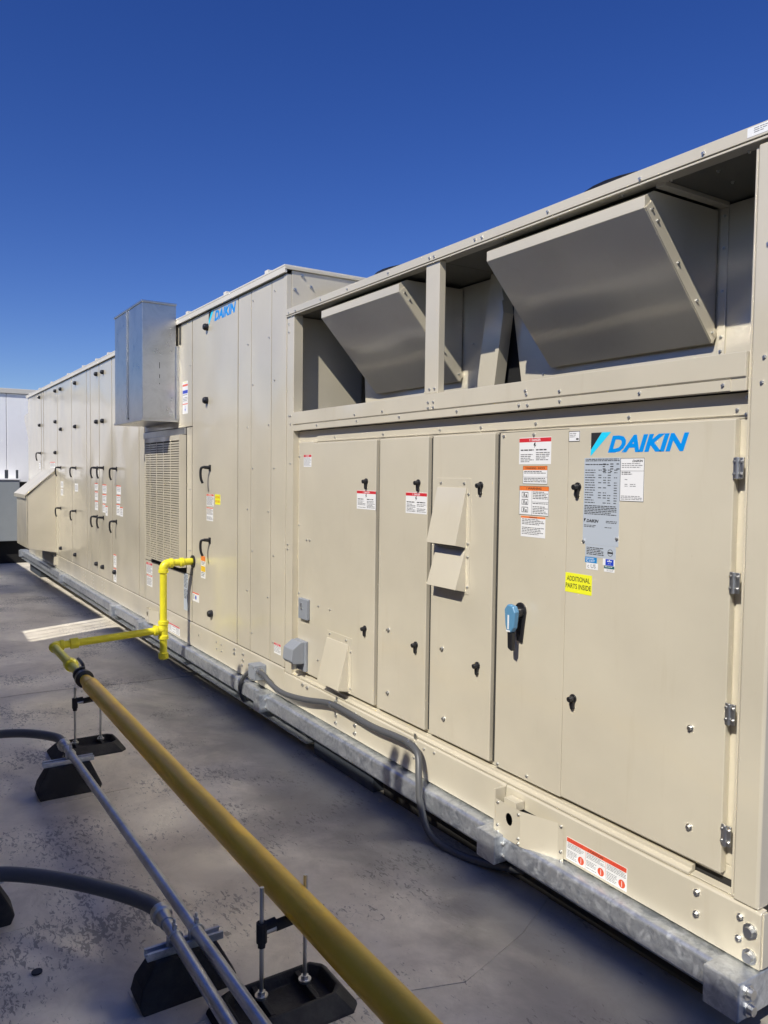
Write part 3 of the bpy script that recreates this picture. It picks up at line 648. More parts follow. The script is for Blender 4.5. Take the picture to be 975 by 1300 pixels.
# ---- stickers
rng = random.Random(3)
def warn(x0, x1, z0, z1, y, head, hcol=RED, hh=0.16, cols=1, name='warning_sticker', parent=None, two=False, pitch=None, tcol=None):
    q = MB(); sheet(q, x0, x1, z0, z1, y, WHITE); yy = y-EPS-0.0002; W = x1-x0; H = z1-z0
    quad(q, x0+W*0.01, x1-W*0.01, z1-H*hh, z1-H*0.01, yy, hcol)
    if head: text(q, head, x0+W*0.30, x0+W*0.72, z1-H*hh*0.80, z1-H*hh*0.22, yy-0.0002, tcol or WHITE, 0.02)
    if head: text(q, '!', x0+W*0.22, x0+W*0.245, z1-H*hh*0.80, z1-H*hh*0.22, yy-0.0002, tcol or WHITE, 0.02)
    pt = pitch or max(0.0042, H/16)
    for c in range(cols):
        a = x0+W*(0.04+c*0.96/cols); b = x0+W*(c+1)/cols*0.97
        lines(q, a, b, z0+H*0.04, z1-H*(hh+0.03), yy, INKG if H < 0.09 else INK, pt, 0.40, rng=rng)
    return q.build(name, parent or UNIT)
YS = YD
# two-column red danger stickers with a small figure
def danger(x0, x1, z0, z1, y, parent, big=False):
    q = MB(); sheet(q, x0, x1, z0, z1, y, WHITE); yy = y-EPS-0.0002; W = x1-x0; H = z1-z0
    quad(q, x0, x1, z1-H*0.17, z1-H*0.02, yy, RED); text(q, 'DANGER', x0+W*.40, x0+W*.68, z1-H*0.14, z1-H*0.05, yy-.0002, WHITE, 0.02)
    text(q, '!', x0+W*.33, x0+W*.35, z1-H*0.14, z1-H*0.05, yy-.0002, WHITE, 0.02)
    cx = (x0+x1)/2; zc = z1-H*0.28
    q.poly([(cx-0.004, yy, zc+0.008), (cx+0.005, yy, zc+0.010), (cx+0.001, yy, zc), (cx+0.008, yy, zc+0.001), (cx-0.004, yy, zc-0.012), (cx-0.001, yy, zc-0.003), (cx-0.007, yy, zc-0.002)], INK)
    for c in (0, 1):
        a = x0+W*(0.05+0.49*c); b = a+W*0.42
        lines(q, a, b, z1-H*0.52, z1-H*0.42, yy, INK, H/11, 0.5, rag=0.3, rng=rng)
        lines(q, a, b, z0+H*0.05, z1-H*0.54, yy, INK, H/15, 0.38, rag=0.35, rng=rng)
    return q.build('danger_sticker', parent)
danger(-1.066, -0.892, 1.687, 1.790, YS, D4a)
danger(-2.317, -2.128, 1.458, 1.556, YS, D1)
danger(-1.856, -1.683, 1.458, 1.558, YS, D2)
warn(-2.949, -2.850, 1.680, 1.752, 0.0145, 'DANGER', RED, 0.2, parent=D1b, name='danger_sticker')
q = MB(); x0, x1, z0, z1 = -1.042, -0.908, 1.611, 1.681; sheet(q, x0, x1, z0, z1, YS, WHITE); yy = YS-EPS-.0002
quad(q, x0, x1, z1-0.0165, z1-0.001, yy, ORANGE); text(q, '! WARNING : SHOCK', x0+.012, x1-.012, z1-.013, z1-.005, yy-.0002, INK, .02); frame(q, x0, x1, z0, z1, yy-.0003, INK, .0012)
lines(q, x0+.006, x1-.006, 1.648, 1.662, yy, INK, .006, .45, rng=rng); quad(q, x0, x1, 1.6375, 1.6385, yy, INKG); lines(q, x0+.006, x1-.006, 1.614, 1.636, yy, INK, .0065, .42, rng=rng)
q.build('warning_sticker', D4a)
q = MB(); x0, x1, z0, z1 = -1.060, -0.898, 1.490, 1.603; sheet(q, x0, x1, z0, z1, YS, WHITE)
quad(q, x0, x1, z1-0.018, z1-0.001, yy, ORANGE); text(q, '! WARNING', x0+.040, x1-.040, z1-.014, z1-.005, yy-.0002, INK, .02); frame(q, x0, x1, z0, z1, yy-.0003, INK, .0014)
quad(q, -0.990, -0.9888, z0, z1-.018, yy, INK); quad(q, -0.989, x1, 1.541, 1.5422, yy, INK)
for zc in (1.568, 1.540, 1.510):
    frame(q, -1.046, -1.010, zc-0.010, zc+0.011, yy, INK, .0022); quad(q, -1.036, -1.030, zc-.006, zc+.007, yy, INK); quad(q, -1.024, -1.018, zc-.008, zc+.002, yy, INK)
lines(q, -0.984, x1-.005, 1.544, 1.583, yy, INK, .0062, .42, rng=rng); lines(q, -0.984, x1-.005, 1.493, 1.539, yy, INK, .0062, .42, rng=rng)
q.build('warning_sticker', D4a)
q = MB(); x0, x1, z0, z1 = -1.048, -0.914, 1.405, 1.486; sheet(q, x0, x1, z0, z1, YS, WHITE)
quad(q, x0, x1, z1-0.008, z1-0.0005, yy, ORANGE); text(q, 'WARNING', x0+.045, x1-.045, z1-.007, z1-.002, yy-.0002, INK, .02)
lines(q, x0+.006, x1-.006, 1.450, 1.476, yy, INK, .0062, .4, rng=rng); lines(q, x0+.006, x1-.006, 1.408, 1.444, yy, INK, .0062, .4, rng=rng); q.build('warning_sticker', D4a)
q = MB(); x0, x1, z0, z1 = -0.8035, -0.749, 1.768, 1.806; sheet(q, x0, x1, z0, z1, YS, WHITE); frame(q, x0, x1, z0, z1, yy, INK, .0022); lines(q, x0+.006, x1-.018, 1.772, 1.800, yy, INKG, .006, .4, rng=rng)
quad(q, x1-.018, x1-.006, 1.774, 1.780, yy, INK); q.build('inspection_sticker', D4)
# large logo: black and cyan corner triangle, blue italic letters
q = MB(); yy = YS-0.0006
q.poly([(-0.696, yy, 1.7965), (-0.648, yy, 1.7965), (-0.6955, yy, 1.738)], INK)
q.poly([(-0.647, yy, 1.7965), (-0.606, yy, 1.7965), (-0.6965, yy, 1.714), (-0.6955, yy, 1.737)], LCYAN)
q.build('logo_mark', D4)
q = MB(); text(q, 'DAIKIN', -0.618, -0.296, 1.7255, 1.7835, yy, LBLUE, 0.045, 0.28); q.build('logo_lettering', D4)
# data plate
q = MB(); x0, x1, z0, z1 = -0.724, -0.562, 1.402, 1.708; sheet(q, x0, x1, z0, z1, YS, PLATE); yy = YS-EPS-.0002
lines(q, x0+.005, x1-.004, 1.690, 1.706, yy, INK, .0055, .5, gap=0, rag=.1, rng=rng)
lines(q, x0+.005, x1-.05, 1.675, 1.688, yy, INK, .0065, .5, rng=rng)
for xx in (x0+.085, x0+.118, x0+.145): lines(q, xx, xx+.014, 1.655, 1.690, yy, INK, .0085, .4, rng=rng)
for k in range(14):
    z = 1.668-k*.0088
    lines(q, x0+.005, x0+.052, z-.006, z, yy, INK, .0062, .45, gap=0, rag=.3, rng=rng)
    for xx in (x0+.066, x0+.088, x0+.108, x0+.136):
        if rng.random() < .75: lines(q, xx, xx+.014, z-.006, z, yy, INK, .0062, .45, gap=0, rag=.1, rng=rng)
lines(q, x0+.005, x1-.012, 1.502, 1.542, yy, INK, .0058, .5, gap=.05, rag=.3, rng=rng)
q.poly([(x0+.004, yy, 1.493), (x0+.014, yy, 1.493), (x0+.004, yy, 1.479)], INK)
text(q, 'DAIKIN', x0+.016, x0+.072, 1.480, 1.491, yy, INK, .04, .28); lines(q, x0+.105, x1-.008, 1.478, 1.490, yy, INK, .005, .45, rng=rng)
lines(q, x0+.005, x0+.06, 1.462, 1.472, yy, INK, .005, .45, rng=rng); lines(q, x0+.10, x1-.02, 1.462, 1.468, yy, INK, .005, .45, rng=rng)
DP = q.build('data_plate', D4)
screw((x0+.006, YS-EPS, 1.411), '-y', D4); screw((x1-.006, YS-EPS, 1.43), '-y', D4)
q = MB(); x0, x1, z0, z1 = -0.710, -0.572, 1.358, 1.4015; sheet(q, x0, x1, z0, z1, YS, PLATE); lines(q, x0+.006, x0+.085, z0+.004, z1-.008, yy, INK, .0058, .5, rng=rng)
ccx, ccz = -0.596, 1.379
for k in range(20):
    a, b = 2*math.pi*k/20, 2*math.pi*(k+1)/20; R1, R2 = .012, .0102
    q.poly([(ccx+R1*math.cos(a), yy, ccz+R1*math.sin(a)), (ccx+R1*math.cos(b), yy, ccz+R1*math.sin(b)), (ccx+R2*math.cos(b), yy, ccz+R2*math.sin(b)), (ccx+R2*math.cos(a), yy, ccz+R2*math.sin(a))], INK)
quad(q, ccx-.012, ccx+.012, ccz-.003, ccz+.003, yy, INK); q.build('certification_sticker', D4)
q = MB(); x0, x1, z0, z1 = -0.562, -0.462, 1.560, 1.706; sheet(q, x0, x1, z0, z1, YS, WHITE); frame(q, x0, x1, z0, z1, yy, INK, .0016)
text(q, 'DAIKIN', x0+.050, x1-.006, z1-.014, z1-.006, yy, INK, .03, .28); lines(q, x0+.006, x1-.008, z1-.040, z1-.016, yy, INKG, .0062, .4, rng=rng)
quad(q, x0, x1, z1-.044, z1-.043, yy, INK); lines(q, x0+.006, x1-.05, z1-.058, z1-.045, yy, INK, .0062, .45, rng=rng)
for zz in (z1-.070, z1-.086, z1-.092): lines(q, x0+.02, x0+.034, zz-.006, zz, yy, INKG, .006, .4, rng=rng); lines(q, x0+.042, x0+.072, zz-.006, zz, yy, INKG, .006, .4, rng=rng)
lines(q, x0+.005, x1-.004, z0+.004, z0+.020, yy, INKG, .0052, .45, rng=rng); q.build('paper_label', D4)
q = MB(); sheet(q, -0.710, -0.656, 1.3365, 1.3565, YS, MBLUE); text(q, 'CERTIFIED', -0.706, -0.668, 1.349, 1.3535, yy, WHITE, .02); text(q, 'C', -0.705, -0.695, 1.339, 1.347, yy, WHITE, .02); lines(q, -0.692, -0.662, 1.338, 1.347, yy, WHITE, .0042, .35, rng=rng); q.build('blue_certification_sticker', D4)
q = MB(); sheet(q, -0.704, -0.650, 1.313, 1.3355, YS, WHITE); text(q, 'c US', -0.698, -0.660, 1.318, 1.332, yy, INKG, .01); q.build('approval_sticker', D4)
q = MB(); sheet(q, -0.628, -0.576, 1.334, 1.3575, YS, WHITE); quad(q, -0.616, -0.580, 1.335, 1.3565, yy, NAVY); text(q, '*', -0.609, -0.588, 1.3375, 1.3545, yy-.0002, WHITE, .03); q.build('navy_star_sticker', D4)
q = MB(); sheet(q, -0.622, -0.576, 1.312, 1.3335, YS, WHITE); quad(q, -0.622, -0.576, 1.3235, 1.3335, yy, TEAL); lines(q, -0.618, -0.582, 1.326, 1.332, yy-.0002, WHITE, .005, .4, rng=rng); lines(q, -0.610, -0.580, 1.314, 1.322, yy, INKG, .004, .35, rng=rng); q.build('teal_sticker', D4)
q = MB(); sheet(q, -0.8035, -0.676, 1.219, 1.290, YS, YEL); text(q, 'ADDITIONAL', -0.796, -0.685, 1.261, 1.279, yy, INK, .012); text(q, 'PARTS INSIDE', -0.801, -0.679, 1.234, 1.252, yy, INK, .012); q.build('yellow_parts_sticker', D4)
# caution strip low on the skirt
q = MB(); x0, x1, z0, z1 = -0.755, -0.477, 0.236, 0.318; ys_ = 0.0; sheet(q, x0, x1, z0, z1, ys_, WHITE); yy = ys_-EPS-.0002
quad(q, x0+.002, x1-.002, z1-.017, z1-.001, yy, OREDS)
for k in range(3):
    a = x0+k*(x1-x0)/3; b = a+(x1-x0)/3
    text(q, '! CAUTION', a+.014, b-.012, z1-.014, z1-.005, yy-.0002, INK if k == 1 else RED, .02); 
    if k: quad(q, a-.0005, a+.0005, z0, z1-.017, yy, OREDS)
    lines(q, a+.005, b-.004, 0.274, 0.299, yy, INKG, .0052, .42, rng=rng); lines(q, a+.005, b-.042, 0.240, 0.272, yy, INKG, .0052, .42, rng=rng)
    cx, cz, R_ = b-.021, 0.2555, .0145
    q.poly([(cx+R_*math.cos(2*math.pi*t/18), yy, cz+R_*math.sin(2*math.pi*t/18)) for t in range(18)], OREDS)
    quad(q, cx-.0012, cx+.0012, cz-.010, cz+.010, yy-.0002, WHITE)
q.build('caution_sticker', UNIT)
# barcode sticker at the top corner
q = MB(); sheet(q, -0.118, -0.052, 2.610, 2.636, -0.012, WHITE); yy = -0.012-EPS-.0002; lines(q, -0.098, -0.056, 2.614, 2.633, yy, INKG, .0055, .4, rng=rng); q.build('serial_sticker', UNIT)
# far section logo and stickers
q = MB(); yy = -0.0006
q.poly([(-4.535, yy, 2.868-.012), (-4.475, yy, 2.856), (-4.535, yy, 2.79)], INK); q.poly([(-4.474, yy, 2.856), (-4.425, yy, 2.856), (-4.535, yy, 2.755), (-4.535, yy, 2.789)], LCYAN); q.build('logo_mark', T['main'])
q = MB(); text(q, 'DAIKIN', -4.415, -3.99, 2.768, 2.842, yy, LBLUE, .045, .28); q.build('logo_lettering', T['main'])
Mn = T['main']
warn(-4.575, -4.420, 1.383, 1.474, 0, 'DANGER', OREDS, .16, parent=Mn); warn(-4.575, -4.435, 1.269, 1.372, 0, None, OREDS, .08, parent=Mn)
q = MB(); sheet(q, -4.392, -4.285, 1.400, 1.476, 0, YEL); yy = -EPS-.0002; text(q, 'ADDITIONAL', -4.386, -4.292, 1.446, 1.464, yy, OREDS, .01); text(q, 'PARTS INSIDE', -4.389, -4.289, 1.414, 1.432, yy, OREDS, .01); q.build('yellow_parts_sticker', Mn)
q = MB(); sheet(q, -4.700, -4.600, 0.810, 0.985, 0, WHITE); quad(q, -4.700, -4.600, .945, .985, yy, ORANGE); quad(q, -4.698, -4.602, .862, .905, yy, AMBER); lines(q, -4.69, -4.61, .815, .858, yy, INK, .012, .4, rng=rng); lines(q, -4.69, -4.61, .908, .942, yy, INK, .01, .4, rng=rng); q.build('warning_sticker', Mn)
q = MB(); sheet(q, -4.900, -4.745, 0.600, 0.672, 0, WHITE); quad(q, -4.900, -4.745, .662, .672, yy, OREDS); q.poly([(-4.82+.018*math.cos(t*.7), yy, .633+.018*math.sin(t*.7)) for t in range(9)], NAVY); lines(q, -4.89, -4.85, .61, .655, yy, INK, .01, .4, rng=rng); q.build('warning_sticker', Mn)
q = MB(); sheet(q, -5.120, -5.015, 0.492, 0.800, 0, PLATE); lines(q, -5.112, -5.022, .60, .79, yy, INK, .011, .45, rng=rng); text(q, 'DAIKIN', -5.11, -5.05, .59, .603, yy, INK, .03, .28); q.build('data_plate', UNIT)
warn(-6.222, -6.030, 0.675, 0.782, 0, 'DANGER', RED, .2); warn(-6.210, -6.030, 0.560, 0.668, 0, 'WARNING', OREDS, .12)
warn(-5.537, -5.225, 0.245, 0.318, 0, None, RED, .16, 3, pitch=.011)
warn(-3.323, -3.222, 0.487, 0.556, 0, 'CAUTION', RED, .22, pitch=.0085)
q = MB(); sheet(q, -5.15, -5.02, 2.120, 2.385, 0, WHITE); quad(q, -5.15, -5.02, 2.345, 2.36, yy, OREDS); quad(q, -5.148, -5.022, 2.285, 2.312, yy, NAVY); quad(q, -5.15, -5.02, 2.195, 2.203, yy, OREDS)
q.poly([(-5.10, yy, 2.16), (-5.07, yy, 2.16), (-5.085, yy, 2.135)], NAVY); quad(q, -5.089, -5.081, 2.16, 2.185, yy, NAVY); lines(q, -5.14, -5.03, 2.21, 2.28, yy, INK, .012, .4, rng=rng); lines(q, -5.12, -5.05, 2.365, 2.382, yy, YEL, .012, .5, rng=rng); q.build('airflow_sticker', UNIT)
def far_st(x0, x1, z0, z1, par, red=True): 
    q = MB(); sheet(q, x0, x1, z0, z1, 0, WHITE)
    if red: quad(q, x0, x1, z1-.012, z1-.0005, yy, OREDS)
    lines(q, x0+.02, x1-.02, z0+.012, z1-.02, yy, INKG, .016, .4, rng=rng); q.build('warning_sticker', par)
yy = -EPS-.0002
for a in ((-7.35, -7.17, 1.395, 1.49, 8), (-7.35, -7.19, 1.30, 1.388, 8), (-7.353, -7.215, 1.17, 1.292, 8), (-7.205, -7.09, 1.165, 1.265, 8), (-7.49, -7.37, .60, .74, 8), (-7.49, -7.37, .44, .59, 8),
          (-8.38, -8.22, 1.415, 1.50, 6), (-8.37, -8.22, 1.30, 1.40, 6), (-8.37, -8.22, 1.18, 1.29, 6), (-7.99, -7.80, 1.39, 1.49, 7), (-7.99, -7.81, 1.28, 1.38, 7), (-7.985, -7.86, 1.17, 1.27, 7), (-7.85, -7.75, 1.14, 1.25, 7),
          (-10.49, -10.30, 1.40, 1.49, 3), (-10.49, -10.32, 1.29, 1.385, 3), (-9.52, -9.32, 1.37, 1.475, 4), (-11.30, -10.90, 1.675, 1.765, 2), (-12.32, -12.15, 1.665, 1.755, 0)):
    far_st(*a[:4], T[a[4]], a[4] in (7, 8, 6, 2))

# ------------------------------------------------------------------ galvanised rail the unit stands on
RAIL = empty('base_rail', (-7.0, 0.0, 0.10), 'galvanised steel base rail running under the tan unit, with stub boxes', 'base rail')
q = MB(); rp = []
for k in range(7): a = math.pi/2*k/6; rp.append((-0.036-0.018*math.sin(a), 0.196+0.018*math.cos(a)))
rp = [(0.06, 0.2145)]+rp+[(-0.054, 0.130), (-0.047, 0.119), (0.06, 0.119)]
q.prism(rp, 'x', -14.1, -0.06, GALV); q.build('rail', RAIL, 0.002)
bx('rail_flange', RAIL, -14.1, -2.8, -0.030, 0.05, 0.052, 0.060, GALV, 0.001)
def stub(x0, x1):
    o = bx('stub_box', RAIL, x0, x1, -0.100, 0.06, 0.108, 0.2215, GALV, 0.004)
    for y in (-0.075, -0.035): pass
    for y, z in ((-0.055, 0.185), (-0.050, 0.135)):
        s_ = screw((x1, y, z), 'x', o, LM if x1 > -0.1 else BM, 'bolt')
    return o
stub(-0.112, 0.002); stub(-1.150, -1.042); stub(-3.425, -3.325); stub(-6.25, -6.14); stub(-7.30, -7.19); stub(-10.16, -10.05); stub(-13.9, -13.78)
bx('end_beam', RAIL, -0.030, 0.0005, 0.061, DEPTH, 0.108, 0.2215, GALV, 0.004)
for y in (0.10, 0.32): screw((0.0005, y, 0.175), 'x', RAIL, LM, 'bolt')
# support blocks below the rail
STEELG = paint('grey_block_paint', (0.055, 0.065, 0.08), 0.6, 0.05)
for i, (x0, x1, yy0) in enumerate(((-2.75, -2.10, -0.005), (-14.0, -12.9, 0.10), (-8.2, -7.6, 0.12), (-5.4, -4.9, 0.10))):
    o = bx('support_block', None, x0, x1, yy0, yy0+0.6, ground(x1)+0.001, 0.118 if i == 0 else 0.0505 , STEELG, 0.004)
    tag(o, ['dark grey steel support block under the rail beside the drooping cable', 'concrete grey block under the far end of the rail', 'grey block under the rail behind the sunlit roof patch', 'grey block under the rail just past the yellow riser'][i], 'support block', 'blocks under the base rail')
    WORLD[o.name] = o.location.copy()
# insulated roof curb inside the rail line; dark filler added as under-rail shade
q = MB(); q.box(-13.3, -0.25, 0.75, 2.1, -0.3, 0.099, GASKET); o = q.build('roof_curb', None); q = MB(); q.box(-2.05, -0.20, 0.03, 0.70, ground(-2.05)-0.01, 0.118, GASKET); o2 = q.build('rail_gap_filler'); tag(o2, 'added dark flashing close under the near end of the rail', 'filler'); tag(o, 'dark roof curb set back in shadow under the tan unit', 'curb')

# ------------------------------------------------------------------ grey flexible cable along the skirt
CB = empty('flexible_cable', (-1.6, -0.06, 0.02), 'grey flexible cable sagging along the tan skirt and under the rail', 'cable')
pts = [(-3.44, -0.055, .345), (-3.33, -0.06, .338), (-3.24, -0.052, .302), (-3.07, -0.045, .287), (-2.80, -0.040, .318), (-2.52, -0.032, .366), (-2.29, -0.032, .368), (-2.06, -0.034, .364), (-1.84, -0.036, .378), (-1.72, -0.038, .378),
       (-1.645, -0.045, .350), (-1.60, -0.070, .262), (-1.565, -0.085, .160), (-1.50, -0.085, .060), (-1.40, -0.070, .026), (-1.25, -0.045, .030), (-1.10, 0.0, .050), (-0.95, 0.08, .070)]
q = MB(); q.tube(crom(pts, 8), 0.0165, FLEX2, 14); q.build('cable_jacket', CB)
q = MB(); q.tube([(-3.44, -.055, .345), (-3.40, -.056, .344)], 0.024, ZINC, 10); q.build('cable_connector', CB)
for x, z in ((-2.49, .366), (-1.73, .378)):
    q = MB(); q.tube([(x-.008, -0.034, z), (x+.008, -0.034, z)], 0.0195, ZINC, 14); q.box(x-.008, x+.008, -.004, -.0005, z+.016, z+.04, ZINC); q.build('cable_clip', CB)
q = MB(); q.tube(crom([(-3.545, -.045, .32), (-3.60, -.05, .305), (-3.68, -.06, .25), (-3.74, -.06, .17), (-3.76, -0.03, .08), (-3.76, 0.05, .0)], 6), 0.015, FLEX2, 12)
o = q.build('flexible_whip'); tag(o, 'short grey flexible whip dropping from the junction box behind the rail', 'cable'); 

# ------------------------------------------------------------------ gas pipe
GP = empty('gas_pipe', (-2.4, -1.07, 0.3), 'yellow gas pipe on stands across the roof, rising into the tan unit', 'gas pipe')
YP, ZP, XR = -1.065, 0.345, -4.88
def pc(name, fn, label=None):
    q = MB(); fn(q); return q.build(name, GP, 0, 2, label)
pc('large_pipe', lambda q: q.tube([(-3.60, YP, ZP), (-1.75, YP-0.003, ZP-0.004), (0.4, YP, ZP), (1.6, YP, ZP)], 0.0475, GOLD, 32), 'ochre yellow pipe')
pc('reducer', lambda q: q.tube([(-3.76, YP, ZP), (-3.70, YP, ZP), (-3.64, YP, ZP), (-3.602, YP, ZP)], [0.036, 0.038, 0.0475, 0.0485], GOLD, 28))
pc('union', lambda q: q.tube([(-3.84, YP, ZP), (-3.835, YP, ZP), (-3.795, YP, ZP), (-3.79, YP, ZP)], [0.040, 0.055, 0.055, 0.040], BLACK, 20), 'black coupling')
pc('union', lambda q: q.tube([(-3.94, YP, ZP), (-3.935, YP, ZP), (-3.915, YP, ZP), (-3.91, YP, ZP)], [0.032, 0.046, 0.046, 0.032], BLACK, 20), 'black coupling')
pc('pipe', lambda q: q.tube([(-4.80, YP, ZP), (-3.785, YP, ZP)], 0.029, LEMON, 24))
pc('valve_body', lambda q: q.tube([(-4.27, YP, ZP), (-4.26, YP, ZP), (-4.20, YP, ZP), (-4.19, YP, ZP)], [0.03, 0.044, 0.044, 0.03], LEMON, 20))
def hand(q):
    q.tube(crom([(-3.88, YP+.01, ZP+.03), (-3.90, YP+.012, ZP+.062), (-3.96, YP+.012, ZP+.072), (-4.05, YP+.012, ZP+.074)], 4), 0.011, BLACK, 8)
    q.cyl((-3.87, YP, ZP+.02), (-3.87, YP, ZP+.062), 0.018, BLACK, 10)
pc('valve_lever', hand)
def elbow(q, c, d1, d2, r, R, m):
    c, d1, d2 = Vector(c), Vector(d1), Vector(d2); P_ = []
    for k in range(9):
        a = math.pi/2*k/8; P_.append(c+d1*R*(1-math.sin(a))+d2*R*(1-math.cos(a)))
    q.tube([P_[0]+d1*.028]+P_+[P_[-1]+d2*.028], r, m, 22)
    q.tube([P_[0]+d1*.002, P_[0]+d1*.004, P_[0]+d1*.028, P_[0]+d1*.030], [r, r*1.14, r*1.14, r], m, 22); q.tube([P_[-1]+d2*.002, P_[-1]+d2*.004, P_[-1]+d2*.028, P_[-1]+d2*.030], [r, r*1.14, r*1.14, r], m, 22)
ZT, YR = 0.385, -0.245
pc('elbow', lambda q: elbow(q, (XR, YP, ZP), (1, 0, 0), (0, 1, 0), 0.034, 0.045, LEMON))
pc('union', lambda q: q.tube([(XR, -.95, ZP+.003), (XR, -.945, ZP+.003), (XR, -.89, ZP+.006), (XR, -.885, ZP+.006)], [.029, .040, .040, .029], LEMON, 20))
pc('pipe', lambda q: q.tube([(XR, -1.0, ZP), (XR, YR-.03, ZT)], 0.028, LEMON, 24))
def tee(q):
    q.tube([(XR, YR, ZT-.075), (XR, YR, ZT-.072), (XR, YR, ZT-.045), (XR, YR, ZT-.04), (XR, YR, ZT+.04), (XR, YR, ZT+.045), (XR, YR, ZT+.072), (XR, YR, ZT+.075)], [.030, .041, .041, .035, .035, .041, .041, .030], LEMON, 22)
    q.tube([(XR, YR, ZT), (XR, YR-.045, ZT), (XR, YR-.05, ZT), (XR, YR-.075, ZT), (XR, YR-.078, ZT)], [.035, .035, .041, .041, .03], LEMON, 22)
pc('tee', tee)
pc('drip_leg', lambda q: q.tube([(XR, YR, ZT-.06), (XR, YR, .18)], 0.029, LEMON, 22))
pc('cap', lambda q: q.tube([(XR, YR, .205), (XR, YR, .200), (XR, YR, .160), (XR, YR, .150)], [.03, .040, .040, .028], LEMON, 22))
pc('riser', lambda q: q.tube([(XR, YR, ZT+.05), (XR, YR, .88)], 0.028, LEMON, 24))
pc('elbow', lambda q: elbow(q, (XR, YR, .915), (0, 0, -1), (0, 1, 0), 0.034, 0.045, LEMON))
pc('pipe', lambda q: q.tube([(XR, YR+.05, .915), (XR, -.02, .920), (XR, .02, .920)], 0.028, LEMON, 24))
pc('union', lambda q: q.tube([(XR, -.115, .917), (XR, -.11, .917), (XR, -.085, .918), (XR, -.08, .918)], [.028, .037, .037, .028], LEMON, 24))
pc('wall_grommet', lambda q: q.tube([(XR, -.012, .920), (XR, -.0005, .920)], 0.05, BLACK, 20))

# ------------------------------------------------------------------ pipe stands
def stand(X, label):
    S = empty('pipe_stand', (X, YP-.02, ground(X)), label, 'pipe stand', 'rubber footed stands under the gas pipe')
    z0 = ground(X)+0.002; cx, cy = X+0.02, YP-0.045
    q = MB()
    # shallow rubber tray: sloped outer skirt, raised rim, sunk floor
    def ring(hx, hy, z, cut=0.03): return [(cx+a, cy+b, z) for a, b in ((-hx+cut, -hy), (hx-cut, -hy), (hx, -hy+cut), (hx, hy-cut), (hx-cut, hy), (-hx+cut, hy), (-hx, hy-cut), (-hx, -hy+cut))]
    R_ = [ring(.130, .205, z0), ring(.128, .203, z0+.010), ring(.088, .165, z0+.055), ring(.080, .157, z0+.055), ring(.068, .145, z0+.020, .02)]
    for a in R_: q.v += a
    for i in range(4):
        for k in range(8): q.face((i*8+k, i*8+(k+1) % 8, (i+1)*8+(k+1) % 8, (i+1)*8+k), RUBBER)
    q.face(tuple(32+k for k in range(8)), RUBBER); q.face(tuple(range(8))[::-1], RUBBER)
    b = q.build('rubber_base', S, 0.003)
    for dy in (-.105, .04):
        q = MB(); q.box(X-.068, X+.09, YP+dy-.008, YP+dy+.008, z0+.018, z0+.048, RUBBER); q.build('base_rib', S, 0.002)
    rods = ((-.105, ), (.040, ))
    for (dy,) in rods:
        q = MB(); q.cyl((X, YP+dy, z0+.02), (X, YP+dy, z0+.385), .0065, ZINC, 12); rd = q.build('threaded_rod', S)
        q = MB(); q.cyl((X, YP+dy, z0+.048), (X, YP+dy, z0+.056), .020, ZINC, 16); q.cyl((X, YP+dy, z0+.056), (X, YP+dy, z0+.067), .0125, ZINC, 6); q.build('nut', rd)
    # roller bracket under the pipe, clamped on the rods
    q = MB(); q.cyl((X, YP-.105, ZP-.075), (X, YP+.040, ZP-.066), .011, ZINC, 12); q.cyl((X, YP-.06, ZP-.068), (X, YP+.02, ZP-.062), .0165, GASKET, 14); q.build('roller', S)
    q = MB(); q.cyl((X, YP-.105, ZP-.105), (X, YP-.105, ZP-.045), .0165, GASKET, 10); q.cyl((X, YP-.105, ZP-.120), (X, YP-.105, ZP-.1055), .0125, GASKET, 6); q.tube([(X, YP-.105, ZP-.06), (X, YP-.06, ZP-.055)], .014, GASKET, 10); q.build('rod_socket', S)
    q = MB(); q.cyl((X, YP+.040, ZP-.10), (X, YP+.040, ZP-.045), .0165, GASKET, 10); q.build('rod_socket', S)
    return S
stand(-0.853, 'near pipe stand with black rubber tray and two threaded rods')
stand(-3.56, 'farther pipe stand with rubber tray, behind the bent end of the grey conduit')

